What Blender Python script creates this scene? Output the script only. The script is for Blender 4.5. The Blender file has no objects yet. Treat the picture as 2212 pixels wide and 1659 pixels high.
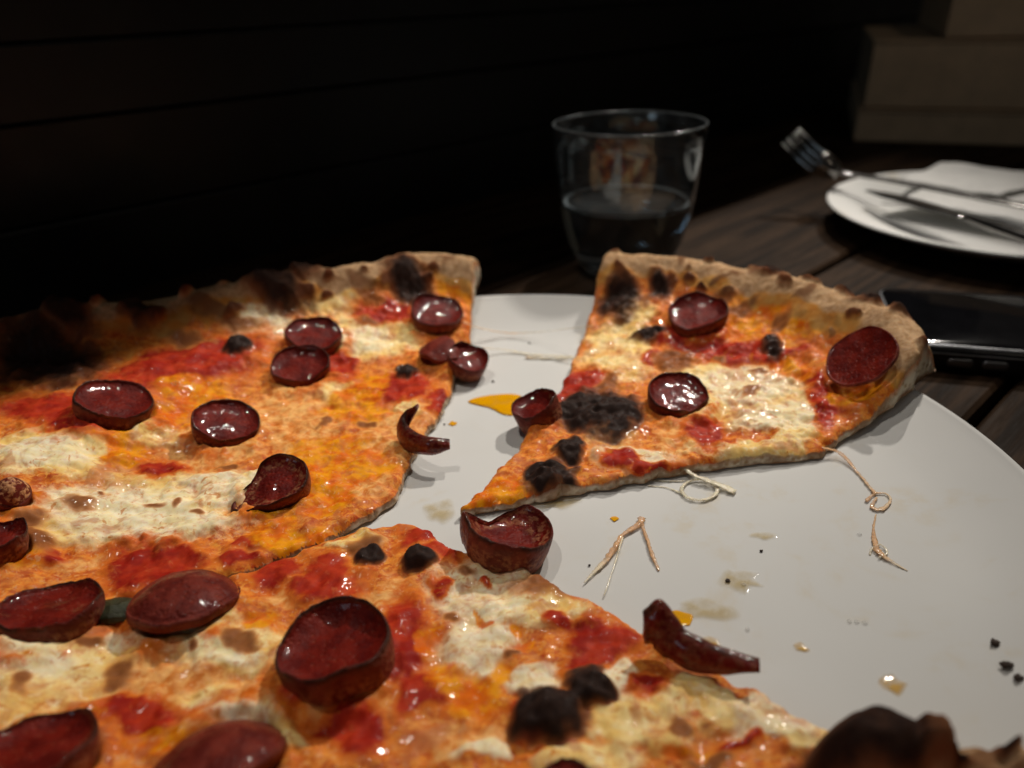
import bpy, math, random
import numpy as np
from mathutils import Vector, Matrix

# ------------------------------------------------------------------ camera, world, light, exposure
SC = bpy.context.scene
COL = SC.collection
rad = math.radians

def new_camera():
    cd = bpy.data.cameras.new('camera')
    cd.sensor_width = 36.0
    cd.lens = 36.0 * 1600.0 / 2212.0
    cd.clip_start = 0.005
    cd.clip_end = 20.0
    cd.dof.use_dof = True
    cd.dof.focus_distance = 0.225
    cd.dof.aperture_fstop = 7.6
    ob = bpy.data.objects.new('camera', cd)
    COL.objects.link(ob)
    p, r = rad(28.0), rad(2.0)
    c, s, sp, cp = math.cos(r), math.sin(r), math.sin(p), math.cos(p)
    right = Vector((c, -sp * s, -cp * s))
    down = Vector((-s, -sp * c, -cp * c))
    fwd = Vector((0, cp, -sp))
    m = Matrix.Identity(4)
    for i in range(3):
        m[i][0], m[i][1], m[i][2] = right[i], -down[i], -fwd[i]
    m[0][3], m[1][3], m[2][3] = 0.0, 0.0, 0.155
    ob.matrix_world = m
    SC.camera = ob
new_camera()

world = bpy.data.worlds.new('World')
SC.world = world
world.use_nodes = True
bg = world.node_tree.nodes['Background']
bg.inputs[0].default_value = (1.0, 0.86, 0.72, 1)
bg.inputs[1].default_value = 0.020

def spot(name, loc, target, watts, size_deg, blend, radius, color):
    ld = bpy.data.lights.new(name, 'SPOT')
    ld.energy = watts; ld.spot_size = rad(size_deg); ld.spot_blend = blend
    ld.shadow_soft_size = radius; ld.color = color
    ob = bpy.data.objects.new(name, ld); COL.objects.link(ob)
    ob.location = loc
    d = Vector(target) - Vector(loc)
    ob.rotation_euler = d.to_track_quat('-Z', 'Y').to_euler()
    return ob
WT = Vector((0.736, 0.677, 0)); WN = Vector((-0.677, 0.736, 0)); WP = Vector((0, 0.416, 0))
LAMP = Vector((1.267, 2.023, 2.009))
# a row of ceiling lamps runs parallel to the partition, behind it
for k in (-1, 0, 1):
    spot('ceiling_spot_light', LAMP + WT * 0.048 * k, (-0.09, 0.31, 0.0), 105.0, 17.5, 1.0, 0.009, (1.0, 0.925, 0.83))
for t_, watts, aim in ((0.95, 150.0, (0.05, 0.52, 0.0)), (-0.45, 52.0, (-0.08, 0.32, 0.0))):
    p_ = WP + WT * t_ + WN * 0.325 + Vector((0, 0, 2.009))
    spot('ceiling_spot_light', p_, aim, watts, 23, 1.0, 0.014, (1.0, 0.925, 0.83))
# a weak, unseen fill lamp added behind the camera, over the diners' side
spot('ceiling_spot_light', (0.75, -0.55, 1.7), (0.2, 0.4, 0), 5.0, 60, 1.0, 0.03, (1.0, 0.84, 0.66))

ad = bpy.data.lights.new('cool_glass_fill', 'AREA'); ad.energy = 2.2; ad.size = 0.5; ad.color = (0.62, 0.82, 1.0)  # unseen cool area lamp, added to put reflections on the glass
ao = bpy.data.objects.new('cool_glass_fill', ad); COL.objects.link(ao); ao.location = (-1.6, -1.1, 1.1)
ao.rotation_euler = (Vector((0.0, 0.35, 0.05)) - ao.location).to_track_quat('-Z', 'Y').to_euler()

SC.view_settings.view_transform = 'Standard'
SC.view_settings.look = 'None'
SC.view_settings.exposure = -0.50
SC.view_settings.gamma = 1.0
SC.view_settings.use_curve_mapping = False
SC.cycles.use_denoising = True
SC.cycles.max_bounces = 12
SC.cycles.transmission_bounces = 12
SC.cycles.caustics_reflective = False
SC.cycles.caustics_refractive = False
SC.cycles.sample_clamp_indirect = 4.0

# ------------------------------------------------------------------ measured layout (millimetres)
PEPPERONI = [
    ('L', 'cup', (-33.5, 322.1, 24.6), (0.2, -0.25, 0.95), 13.2),
    ('L', 'cup', (-86.0, 298.7, 25.2), (0.19, -0.17, 0.97), 13.2),
    ('L', 'fold', (-87.7, 277.2, 21.2), (0.05, -0.24, 0.97), 12.9),
    ('L', 'fold', (-143.7, 236.7, 29.4), (0.36, 0.05, 0.93), 13.9),
    ('L', 'fold', (-103.9, 233.3, 20.7), (0.36, -0.1, 0.93), 12.6),
    ('L', 'lip', (-76.3, 194.1, 20.7), (-0.07, -0.29, 0.95), 11.1),
    ('L', 'cup', (-18.0, 281.9, 19.0), (0.25, -0.23, 0.94), 9.6),
    ('L', 'flap', (-29.6, 290.0, 19.5), (-0.05, -0.04, 1.0), 11.0),
    ('L', 'cup', (-142.8, 162.9, 27.8), (0.13, 0.11, 0.98), 7.6),
    ('L', 'cov', (-150.5, 181.9, 27.3), (0.37, -0.07, 0.93), 5.9),
    ('B', 'fold', (-118.7, 141.0, 22.5), (-0.01, 0.29, 0.96), 13.1),
    ('B', 'dome', (-87.5, 146.6, 17.5), (0.03, 0.27, 0.96), 14.6),
    ('B', 'deep', (-44.0, 124.9, 23.5), (-0.11, 0.05, 0.99), 14.1),
    ('B', 'cup', (-98.4, 99.9, 24.1), (0.01, 0.32, 0.95), 11.7),
    ('B', 'dome', (-62.7, 100.7, 17.5), (-0.12, 0.56, 0.82), 14.4),
    ('B', 'cup', (8.3, 89.3, 20.7), (0.04, 0.54, 0.84), 8.9),
    ('R', 'cup', (83.3, 304.5, 27.0), (-0.19, -0.23, 0.95), 13.8),
    ('R', 'flat', (129.8, 246.1, 31.0), (-0.66, -0.17, 0.74), 14.2),
    ('R', 'fold', (62.2, 242.2, 20.7), (0.08, -0.18, 0.98), 12.6),
    ('R', 'tall', (7.6, 238.0, 20.7), (-0.34, 0.01, 0.94), 9.6),
    ('X', 'open', (-1.9, 168.3, 20.5), (0.22, 0.13, 0.97), 13.9),
]
PATCHES = {
  'L': [
    ('C',-68,307,20,3.3,-2.5,18.2), ('W',-115,311,12.6,-0.2,-3.1,11.0), ('C',-97,332,29,-1.4,-2.9,12.8), ('C',-51,311,10.4,1.0,-0.9,10.0), ('O',-26,357,9.4,-1.0,-1.2,27),
    ('R',-57,326,16.0,1.9,-0.8,8.0), ('R',-134,276,28,18.5,-7.3,15.9), ('O',-124,259,12.3,4.4,-3.1,10.1), ('O',-125,242,8.7,3.1,-3.4,10.2), ('P',-81,247,23,-1.5,-5.1,22),
    ('R',-52,264,13.2,-1.0,-1.7,12.0), ('O',-62,251,14.6,-1.0,-2.6,14.8), ('R',-28,254,3.6,-0.3,-0.6,8.3), ('P',-45,245,17.8,-1.2,-2.0,16.0), ('B',-55,238,3.5,-0.2,-0.5,3.4),
    ('R',-169,237,22,-0.3,-6.7,12.4), ('C',-156,211,22,3.8,-6.6,13.1), ('O',-136,217,6.3,2.5,-4.1,10.3), ('R',-135,213,3.7,1.5,-1.8,4.5), ('C',-126,229,9.8,3.1,-2.2,6.2),
    ('P',-108,223,19.2,0.3,-4.2,12.1), ('R',-120,211,8.8,0.8,-1.8,4.7), ('C',-117,185,31,2.7,-5.7,13.3), ('W',-111,182,26,0.9,-4.0,9.6), ('C',-108,199,24,0.1,-4.4,11.8),
    ('W',-95,199,13.8,-0.8,-2.4,7.3), ('C',-86,202,9.3,-0.6,-2.3,8.0), ('B',-115,190,2.6,-0.1,-0.9,2.1), ('B',-108,190,2.6,-0.1,-0.8,2.1), ('O',-61,214,21,-1.3,-3.1,16.0),
    ('O',-61,194,10.5,-0.6,-2.1,10.0), ('P',-77,223,10.0,-0.6,-3.0,12.3), ('P',-51,200,9.2,-0.5,-1.5,9.2), ('O',-64,173,18.0,-1.0,-1.6,6.9), ('R',-104,163,13.9,3.5,-5.4,10.1),
    ('R',-82,165,6.7,-0.3,-1.1,3.6), ('O',-141,163,5.8,2.1,-3.8,7.0), ('R',-133,164,3.0,1.0,-1.4,2.7), ('P',-126,162,7.6,1.7,-1.8,3.6), ('B',-140,169,5.8,2.2,-3.4,6.6),
    ('K',-115,290,3.9,1.1,-1.2,4.7), ('K',-44,278,3.9,-0.3,-0.5,4.8), ('W',-125,189,26,3.7,-4.2,9.8), ('W',-157,210,13.5,2.4,-4.0,7.9), ('W',-112,307,16.2,1.0,-2.8,10.6),
    ('W',-67,306,12.0,1.9,-1.2,9.5), ('W',-80,203,9.3,-0.6,-1.7,6.4), ('R',-76,284,9.7,0.3,-2.1,11.4), ('C',-68,263,11.3,-0.8,-2.2,11.9), ('R',-151,227,8.2,2.2,-2.3,5.2),
    ('P',-140,207,9.6,3.8,-2.8,6.6), ('B',-137,186,5.5,2.1,-1.1,2.3), ('B',-141,177,4.5,1.8,-1.9,3.9), ('W',-134,194,5.9,2.1,-1.9,4.2), ('P',-47,221,11.5,-0.7,-1.7,12.2),
    ('C',-41,250,7.2,-0.5,-1.0,9.2), ('O',-58,271,7.7,-0.6,-1.6,10.4), ('R',-39,265,7.5,-0.6,-1.2,12.1), ('O',-75,183,8.7,-0.5,-1.2,4.6), ('R',-78,171,6.9,-0.4,-0.9,2.9),
    ('P',-146,180,6.3,2.4,-1.6,3.1), ('C',-132,176,8.7,2.7,-2.3,4.8), ('B',-71,240,2.5,-0.2,-0.6,3.0), ('B',-130,193,1.4,0.4,-0.7,1.6), ('B',-97,187,1.9,-0.1,-0.6,1.7),
    ('B',-97,212,2.3,-0.1,-0.8,2.5), ('K',-48,344,10.9,-1.1,-1.1,10.4), ('K',-110,327,15.5,-1.5,-2.6,9.6), ('K',-190,275,22,-1.8,-10.7,19.8), ('B',-70,336,9.0,-0.9,-1.1,7.0),
    ('B',-63,320,6.5,-0.6,-0.5,3.6), ('K',-161,299,5.8,-0.5,-2.2,5.1), ('B',-128,309,17.0,-1.6,-1.8,5.4), ('K',-102,339,13.7,-1.4,-1.9,7.9), ('B',-32,356,4.7,-0.5,-0.2,3.4),
    ('B',-138,292,12.2,-1.1,-1.9,4.9), ('K',-189,297,12.5,-1.1,-4.2,8.2), ('B',-85,346,6.0,-0.6,-0.7,3.2),
  ],
  'B': [
    ('W',-117,127,9.9,2.1,-3.2,5.7), ('W',-74,131,10.4,-0.5,-1.5,4.4), ('W',-63,112,8.3,-0.3,-1.5,4.8), ('C',-113,126,22,2.8,-6.6,12.1), ('W',-100,135,7.0,-0.2,-1.9,4.3),
    ('P',-76,123,15.5,-0.7,-3.4,9.5), ('C',-72,133,16.3,-0.7,-2.6,8.3), ('C',-65,113,14.7,-0.6,-2.7,8.6), ('B',-95,124,4.5,-0.1,-1.6,3.6), ('B',-114,119,3.0,0.6,-1.3,2.3),
    ('B',-117,132,2.2,0.5,-0.9,1.7), ('B',-108,135,2.2,0.1,-1.0,2.0), ('B',-68,135,4.1,-0.2,-1.1,3.6), ('R',-85,112,13.2,-0.1,-2.6,6.1), ('O',-77,104,10.8,-0.2,-1.8,4.5),
    ('W',-79,102,4.3,-0.0,-0.9,2.0), ('R',-70,159,6.3,-0.3,-2.0,7.2), ('R',-53,156,9.6,-0.5,-1.9,9.3), ('P',-60,150,7.5,-0.4,-1.3,5.3), ('P',-34,147,9.2,-0.4,-1.0,7.7),
    ('B',-42,166,4.9,-0.3,-0.7,4.7), ('R',-30,174,7.6,-0.4,-0.5,5.2), ('R',-20,165,6.0,-0.3,-0.3,5.2), ('C',-48,170,8.2,-0.4,-0.6,3.3), ('W',-10.2,148,15.4,-0.8,-0.2,10.7),
    ('W',-11.8,130,8.5,-0.4,-0.3,9.0), ('C',6.8,141,13.0,-0.6,0.4,6.4), ('B',6.9,148,8.9,-0.4,0.3,5.5), ('B',-13.7,156,2.8,-0.1,-0.1,2.7), ('R',-22,150,2.5,-0.1,-0.3,4.4),
    ('O',-10.4,140,1.4,-0.1,-0.0,1.4), ('O',-3.9,135,1.8,-0.1,0.0,1.8), ('O',-0.7,130,2.5,-0.1,0.1,2.3), ('O',-24,131,3.0,-0.1,-0.5,6.2), ('O',-12.3,117,10.0,-0.4,-0.3,7.6),
    ('O',-4.4,121,4.5,-0.2,0.0,4.0), ('R',19.6,131,8.1,-0.4,0.9,7.4), ('R',0.4,109,4.7,-0.2,0.1,3.5), ('R',-23,116,6.6,-0.3,-0.5,5.3), ('R',-29,133,5.3,-0.2,-2.0,18.1),
    ('W',4.3,119,6.6,-0.3,0.3,5.0), ('W',23,118,4.2,-0.2,1.0,6.5), ('R',15.6,124,4.4,-0.2,0.6,5.5), ('K',5.5,111,5.1,-0.2,0.3,4.8), ('K',15.4,117,3.4,-0.1,0.4,3.3),
    ('C',25,107,11.9,-0.5,1.2,6.9), ('W',52,107,9.4,-0.4,1.8,5.7), ('B',39,98,4.4,-0.2,0.6,2.4), ('B',62,111,4.4,-0.2,1.4,3.8), ('C',40,112,8.2,-0.3,1.2,4.9),
    ('R',30,115,5.2,-0.2,0.5,2.5), ('C',12.8,98,11.3,-0.4,0.4,4.1), ('P',-13.0,104,8.9,-0.3,-0.2,4.4), ('W',-9.0,101,5.8,-0.2,-0.1,2.7), ('R',-37,108,7.1,-0.3,-1.0,5.8),
    ('C',-50,104,6.0,-0.2,-1.1,4.5), ('C',-112,111,7.4,1.5,-2.2,3.7), ('R',-51,116,4.2,-0.2,-1.2,5.1), ('C',-41,114,4.2,-0.2,-1.4,7.5), ('B',10.9,108,2.3,-0.1,0.1,1.5),
    ('O',34,101,5.8,-0.2,0.5,2.1), ('C',57,102,4.8,-0.2,1.2,3.3), ('B',-33,123,3.2,-0.1,-0.3,2.4), ('B',-2.9,127,1.6,-0.1,0.0,1.4), ('B',-19.2,139,2.1,-0.1,-0.1,1.8),
    ('R',10.0,136,4.6,-0.2,0.1,1.8), ('R',-7.5,151,2.2,-0.1,-0.0,1.6), ('C',-85,138,7.2,-0.3,-1.2,3.2), ('O',-67,141,4.8,-0.2,-0.6,2.3), ('P',-100,117,8.7,0.7,-1.7,3.3),
    ('B',-54,139,2.4,-0.1,-0.4,1.8), ('B',-80,131,2.0,-0.1,-0.6,1.7), ('B',34,107,2.3,-0.1,0.3,1.5), ('R',44,101,3.8,-0.1,0.4,1.5), ('K',69,92,7.6,-0.3,1.6,3.5),
    ('B',83,87,7.5,-0.3,1.3,2.2), ('K',79,85,2.5,-0.1,0.6,1.1), ('B',73,89,3.4,-0.1,1.1,2.3), ('K',90,88,2.5,-0.1,0.7,1.1),
  ],
  'R': [
    ('C',48,291,15.5,-1.4,4.1,28), ('C',58,321,9.9,-2.5,1.2,8.3), ('K',62,302,5.1,-1.3,0.9,5.5), ('B',69,279,7.5,-0.6,2.0,9.3), ('B',40,264,4.8,-0.4,1.1,8.1),
    ('R',98,279,24,-9.3,2.1,8.0), ('R',80,295,16.8,-5.5,1.7,7.9), ('C',86,265,25,-4.4,4.7,17.8), ('C',94,241,21,-2.5,5.5,17.5), ('W',90,255,19.1,-2.6,4.1,14.3),
    ('W',98,230,14.6,-1.3,3.3,9.7), ('R',116,237,4.6,-1.8,6.1,16.7), ('O',111,263,9.4,-4.3,2.1,6.8), ('W',40,209,13.9,-0.9,1.2,7.3), ('R',36,208,7.7,-0.5,0.7,5.0),
    ('R',68,221,8.3,-0.6,2.6,10.3), ('P',55,217,6.3,-0.4,2.4,11.9), ('K',33,239,14.1,-1.0,2.1,17.2), ('K',18.9,215,4.1,-0.3,0.5,5.9), ('K',9.9,200,7.0,-0.4,0.5,9.0),
    ('K',17.5,198,3.9,-0.2,0.4,5.2), ('P',33,220,11.3,-0.7,1.2,9.1), ('O',-2.0,194,11.8,-0.7,0.1,11.1), ('O',-9.3,189,7.3,-0.4,-0.1,7.2), ('R',28,263,11.1,-0.8,1.3,12.7),
    ('R',21,255,7.2,-0.5,0.8,9.8), ('O',51,331,6.4,-1.4,0.9,7.0), ('O',104,301,10.0,-3.6,3.7,13.7), ('O',125,291,22,-4.9,5.3,15.1), ('O',145,250,4.5,-1.5,9.0,19.9),
    ('C',68,239,10.2,-0.7,2.4,10.3), ('C',77,211,22,-1.4,1.5,5.1), ('R',47,203,10.6,-0.7,0.7,3.8), ('B',93,250,3.6,-0.3,1.1,3.7), ('P',32,276,7.7,-0.6,1.4,12.9),
    ('O',125,238,6.7,-3.5,2.4,6.4), ('R',118,254,4.4,-2.2,1.8,5.2), ('C',98,217,9.4,-0.6,2.3,6.5), ('R',66,282,9.6,-0.9,1.2,6.0), ('B',88,278,2.6,-0.8,0.7,2.7),
    ('K',52,328,9.0,-0.9,1.8,12.6), ('K',72,333,5.6,-0.6,1.6,8.4), ('K',121,321,8.6,-0.9,1.9,5.8), ('K',107,278,5.0,-0.4,2.0,6.2), ('B',116,289,6.1,-0.6,1.6,4.6),
    ('B',98,316,4.9,-0.5,1.0,3.5), ('K',147,296,4.8,-0.5,1.7,4.1), ('K',149,283,6.6,-0.6,2.1,4.7), ('K',155,269,6.4,-0.6,2.0,4.3), ('B',85,345,3.5,-0.4,0.7,3.2),
    ('B',95,347,3.5,-0.4,0.7,2.9), ('B',105,326,3.4,-0.3,0.7,2.6), ('B',103,306,9.1,-0.9,1.6,5.3), ('B',128,299,5.8,-0.6,1.1,2.9), ('B',64,326,4.2,-0.4,0.9,5.2),
    ('B',128,273,2.2,-0.2,0.7,1.7), ('B',99,264,2.5,-0.2,0.5,1.6), ('B',99,325,4.2,-0.4,0.7,2.6),
  ],
}
CURL_A = [(-34.2, 226.9, 26.0), (-37.8, 228.2, 21.0), (-39.1, 225.3, 18.0), (-35.6, 219.9, 17.0), (-28.7, 214.9, 18.0), (-22.0, 214.9, 18.5)]
CURL_B = [(29.1, 127.6, 21.0), (32.4, 127.5, 22.0), (35.3, 125.0, 20.0), (38.9, 121.6, 19.0), (45.6, 118.6, 19.0), (53.3, 116.5, 20.0)]
CURL_C = [(-2.8, 223.7, 18.5), (1.9, 229.7, 19.5), (8.8, 233.3, 21.0), (14.8, 235.6, 21.0)]
CURL_C2 = [(0.7, 228.6, 24.0), (7.2, 233.3, 24.5), (15.7, 235.4, 23.0)]
S1 = [(-21.8, 318.7, 20.0), (-13.4, 319.6, 16.0), (-0.4, 321.0, 12.5), (16.8, 316.0, 15.0), (36.2, 306.9, 21.0)]
S2 = [(-13.1, 302.3, 14.0), (-2.8, 304.8, 11.5), (9.7, 301.0, 10.5), (26.7, 293.6, 12.5)]
S2b = [(6.4, 298.4, 10.5), (17.7, 296.6, 10.5), (28.0, 296.7, 10.5)]
RINGC = [(59.8, 195.7, 10.5), (65.5, 195.3, 10.5), (61.2, 201.3, 10.5)]
S3 = [(56.6, 206.9, 13.0), (58.7, 202.2, 12.0), (63.3, 199.0, 11.5), (71.0, 193.8, 10.5)]
S3b = [(43.7, 199.4, 9.8), (49.5, 198.0, 9.8), (54.1, 194.0, 10.3)]
S3c = [(43.1, 203.1, 9.8), (48.7, 201.7, 9.8), (56.3, 201.2, 10.2)]
S4 = [(38.9, 182.2, 10.5), (36.9, 178.7, 10.5), (31.5, 174.2, 10.5), (26.6, 165.6, 10.5), (22.2, 160.0, 10.5), (18.0, 154.8, 10.5)]
S4b = [(38.1, 180.4, 10.5), (38.5, 172.1, 10.5), (38.8, 164.9, 10.5), (39.6, 159.1, 10.0)]
S4c = [(31.4, 173.4, 10.5), (28.4, 164.5, 10.5), (22.9, 149.6, 10.5)]
S5 = [(105.7, 213.3, 13.5), (111.7, 211.7, 12.0), (113.9, 203.2, 10.5), (114.4, 193.7, 10.5), (114.6, 190.2, 10.5)]
S5k = [(110.0, 186.6, 10.5), (114.3, 190.2, 10.5), (117.9, 190.0, 10.5), (117.5, 186.2, 10.5), (112.9, 182.4, 10.5), (110.6, 183.7, 10.5), (114.1, 188.3, 10.5)]
S6 = [(110.5, 180.5, 9.8), (106.5, 173.3, 10.0), (103.4, 164.6, 10.5), (104.2, 160.6, 10.5), (108.0, 155.5, 9.8)]
S6k = [(100.6, 162.5, 9.8), (102.1, 164.6, 10.5), (105.4, 166.1, 10.5), (105.5, 162.5, 10.5), (102.3, 160.7, 10.5)]
OIL = [(-18.1, 260.5, 9.5), (-9.8, 265.3, 9.5), (3.4, 264.3, 9.5), (2.1, 250.2, 9.5), (-2.9, 248.7, 9.5), (-9.1, 254.6, 9.5), (41.7, 140.8, 9.5), (47.5, 132.8, 9.5), (-23.2, 243.8, 9.5), (69.2, 130.3, 9.5), (30.4, 183.0, 9.5), (86.6, 118.5, 9.5)]
SMEAR = [(-24.4, 190.3, 9.5), (12.7, 193.0, 9.5), (61.3, 154.4, 9.5), (48.4, 143.8, 9.5), (73.4, 172.5, 9.5), (77.1, 167.1, 9.5), (71.5, 166.4, 9.5)]
CRUMB = [(115.5, 127.9, 11.0), (113.7, 120.7, 11.0), (113.9, 116.7, 11.0), (-8.0, 277.0, 9.7), (8.8, 313.9, 16.0), (-26.3, 243.4, 9.7), (70.6, 165.8, 9.7), (57.7, 154.0, 9.7), (20.3, 162.3, 9.7)]
BEAD = [(-120.2, 304.1, 18.0), (-42.7, 271.8, 18.5), (-27.7, 161.9, 17.0), (-42.3, 163.6, 17.0), (-104.4, 144.1, 18.0), (5.9, 108.1, 18.0), (15.2, 115.0, 18.0)]

# ------------------------------------------------------------------ helpers
def tag(o, label=None, cat=None, group=None, kind=None):
    if label: o['label'] = label
    if cat: o['category'] = cat
    if group: o['group'] = group
    if kind: o['kind'] = kind
    return o

def empty(name, loc=(0, 0, 0), rz=0.0):
    o = bpy.data.objects.new(name, None); COL.objects.link(o)
    o.empty_display_size = 0.02
    o.location = loc; o.rotation_euler = (0, 0, rz)
    return o

def mesh_obj(name, verts, faces, mat, parent=None, smooth=True, attrs=None, loc=None):
    me = bpy.data.meshes.new(name)
    if isinstance(verts, np.ndarray): verts = verts.tolist()
    if isinstance(faces, np.ndarray): faces = faces.tolist()
    me.from_pydata(verts, [], faces)
    if smooth: me.polygons.foreach_set('use_smooth', [True] * len(me.polygons))
    for k, v in (attrs or {}).items():
        a = me.attributes.new(k, 'FLOAT_COLOR', 'POINT')
        a.data.foreach_set('color', np.ascontiguousarray(v, dtype=np.float32).ravel())
    me.materials.append(mat)
    me.update()
    o = bpy.data.objects.new(name, me); COL.objects.link(o)
    if parent is not None: o.parent = parent
    if loc is not None: o.location = loc
    return o

RNG = np.random.RandomState(7)
_perm = RNG.permutation(512)
_grad = RNG.uniform(0, 2 * np.pi, 512)
_GX, _GY = np.cos(_grad), np.sin(_grad)
def perlin(x, y, seed=0):
    xi = np.floor(x).astype(int); yi = np.floor(y).astype(int)
    xf, yf = x - xi, y - yi
    u = xf * xf * xf * (xf * (xf * 6 - 15) + 10); v = yf * yf * yf * (yf * (yf * 6 - 15) + 10)
    def g(ix, iy, fx, fy):
        h = _perm[(_perm[(ix + seed * 37) & 511] + iy) & 511]
        return _GX[h] * fx + _GY[h] * fy
    a = g(xi, yi, xf, yf); b = g(xi + 1, yi, xf - 1, yf)
    c = g(xi, yi + 1, xf, yf - 1); d = g(xi + 1, yi + 1, xf - 1, yf - 1)
    return ((a + u * (b - a)) * (1 - v) + (c + u * (d - c)) * v) * 1.4
def fbm(x, y, size, octaves=3, seed=0):
    r = 0; amp = 1.0; f = 1.0 / size
    for k in range(octaves):
        r = r + amp * perlin(x * f + 17.3 * k, y * f - 9.1 * k, seed + k); amp *= 0.5; f *= 2.0
    return r
def sst(a, b, x):
    t = np.clip((x - a) / (b - a), 0, 1); return t * t * (3 - 2 * t)

def catmull(pts, n=8, closed=False):
    P = np.array(pts, float)
    if closed: Q = np.vstack([P[-1], P, P[0], P[1]])
    else: Q = np.vstack([2 * P[0] - P[1], P, 2 * P[-1] - P[-2]])
    out = []
    for i in range(1, len(Q) - 2):
        for k in range(n):
            t = k / n
            out.append(0.5 * ((2 * Q[i]) + (-Q[i-1] + Q[i+1]) * t + (2*Q[i-1] - 5*Q[i] + 4*Q[i+1] - Q[i+2]) * t*t + (-Q[i-1] + 3*Q[i] - 3*Q[i+1] + Q[i+2]) * t**3))
    if not closed: out.append(P[-1])
    return np.array(out)

def lathe(prof, n=96, closed=True):
    V, F = [], []
    m = len(prof)
    for j in range(n):
        a = 2 * math.pi * j / n
        for r, z in prof: V.append((r * math.cos(a), r * math.sin(a), z))
    for j in range(n):
        k = (j + 1) % n
        for i in range(m if closed else m - 1):
            i2 = (i + 1) % m
            F.append((j*m + i, k*m + i, k*m + i2, j*m + i2))
    return V, F

def box_mesh(x0, x1, y0, y1, z0, z1, bev=0.0):
    if bev <= 0:
        V = [(x, y, z) for z in (z0, z1) for x, y in ((x0, y0), (x1, y0), (x1, y1), (x0, y1))]
        F = [(3, 2, 1, 0), (4, 5, 6, 7), (0, 1, 5, 4), (1, 2, 6, 5), (2, 3, 7, 6), (3, 0, 4, 7)]
        return V, F
    b = bev; V = []
    for z, i in ((z0, b), (z0 + b, 0), (z1 - b, 0), (z1, b)):
        for x, y in ((x0, y0), (x1, y0), (x1, y1), (x0, y1)):
            V.append((x + (i if x == x0 else -i), y + (i if y == y0 else -i), z))
    F = [(3, 2, 1, 0), (12, 13, 14, 15)]
    for k in range(3):
        for j in range(4):
            j2 = (j + 1) % 4
            F.append((4*k + j, 4*k + j2, 4*k + 4 + j2, 4*k + 4 + j))
    return V, F

def slab(outline, z0, z1, bev=0.001, steps=3):
    """rounded slab from a closed 2-D outline (counter-clockwise)"""
    P = np.array(outline, float); n = len(P)
    T = np.roll(P, -1, 0) - np.roll(P, 1, 0); T /= np.linalg.norm(T, axis=1)[:, None]
    N = np.c_[T[:, 1], -T[:, 0]]
    V, F = [], []
    lev = []
    for k in range(steps + 1):
        a = math.pi / 2 * k / steps
        lev.append((z0 + bev - bev * math.cos(a) * 1.0 if False else z0 + bev * (1 - math.sin(a)), bev * (1 - math.cos(a)) if False else bev * (1 - math.cos(math.pi / 2 - a))))
    lev = [(z0 + bev * (1 - math.cos(a)), bev * (1 - math.sin(a))) for a in np.linspace(0, math.pi / 2, steps + 1)]
    lev += [(z1 - bev * (1 - math.sin(a)), bev * (1 - math.cos(a))) for a in np.linspace(0, math.pi / 2, steps + 1)]
    for z, ins in lev:
        for p, q in zip(P, N): V.append((p[0] - q[0] * ins, p[1] - q[1] * ins, z))
    m = len(lev)
    for k in range(m - 1):
        for j in range(n):
            j2 = (j + 1) % n
            F.append((k*n + j, k*n + j2, (k+1)*n + j2, (k+1)*n + j))
    F.append(tuple(range(n - 1, -1, -1))); F.append(tuple((m-1)*n + j for j in range(n)))
    return V, F

def round_rect(w, h, r, n=8):
    out = []
    for cx, cy, a0 in ((w/2 - r, -h/2 + r, -90), (w/2 - r, h/2 - r, 0), (-w/2 + r, h/2 - r, 90), (-w/2 + r, -h/2 + r, 180)):
        for k in range(n + 1):
            a = rad(a0 + 90 * k / n); out.append((cx + r * math.cos(a), cy + r * math.sin(a)))
    return out

def sweep(path, hw, hz, up=(0, 0, 1), nseg=10, n=6, jitter=0.0, seed=0):
    """tube of elliptical section along a path: hw half widths, hz half heights (per control point)"""
    P = catmull(path, n); m = len(P)
    s = np.linspace(0, len(path) - 1, m)
    W = np.interp(s, range(len(path)), hw); Z = np.interp(s, range(len(path)), hz)
    T = np.gradient(P, axis=0); T /= np.linalg.norm(T, axis=1)[:, None]
    U = np.array(up, float); V = []
    rs = np.random.RandomState(seed)
    for i in range(m):
        sd = np.cross(T[i], U); sd /= np.linalg.norm(sd); uu = np.cross(sd, T[i])
        for k in range(nseg):
            a = 2 * math.pi * k / nseg; j = 1 + jitter * (rs.rand() - 0.5)
            V.append(P[i] + sd * math.cos(a) * W[i] * j + uu * math.sin(a) * Z[i] * j)
    F = []
    for i in range(m - 1):
        for k in range(nseg):
            k2 = (k + 1) % nseg
            F.append((i*nseg + k, i*nseg + k2, (i+1)*nseg + k2, (i+1)*nseg + k))
    F.append(tuple(range(nseg - 1, -1, -1))); F.append(tuple((m-1)*nseg + k for k in range(nseg)))
    return [tuple(v) for v in V], F

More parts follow.
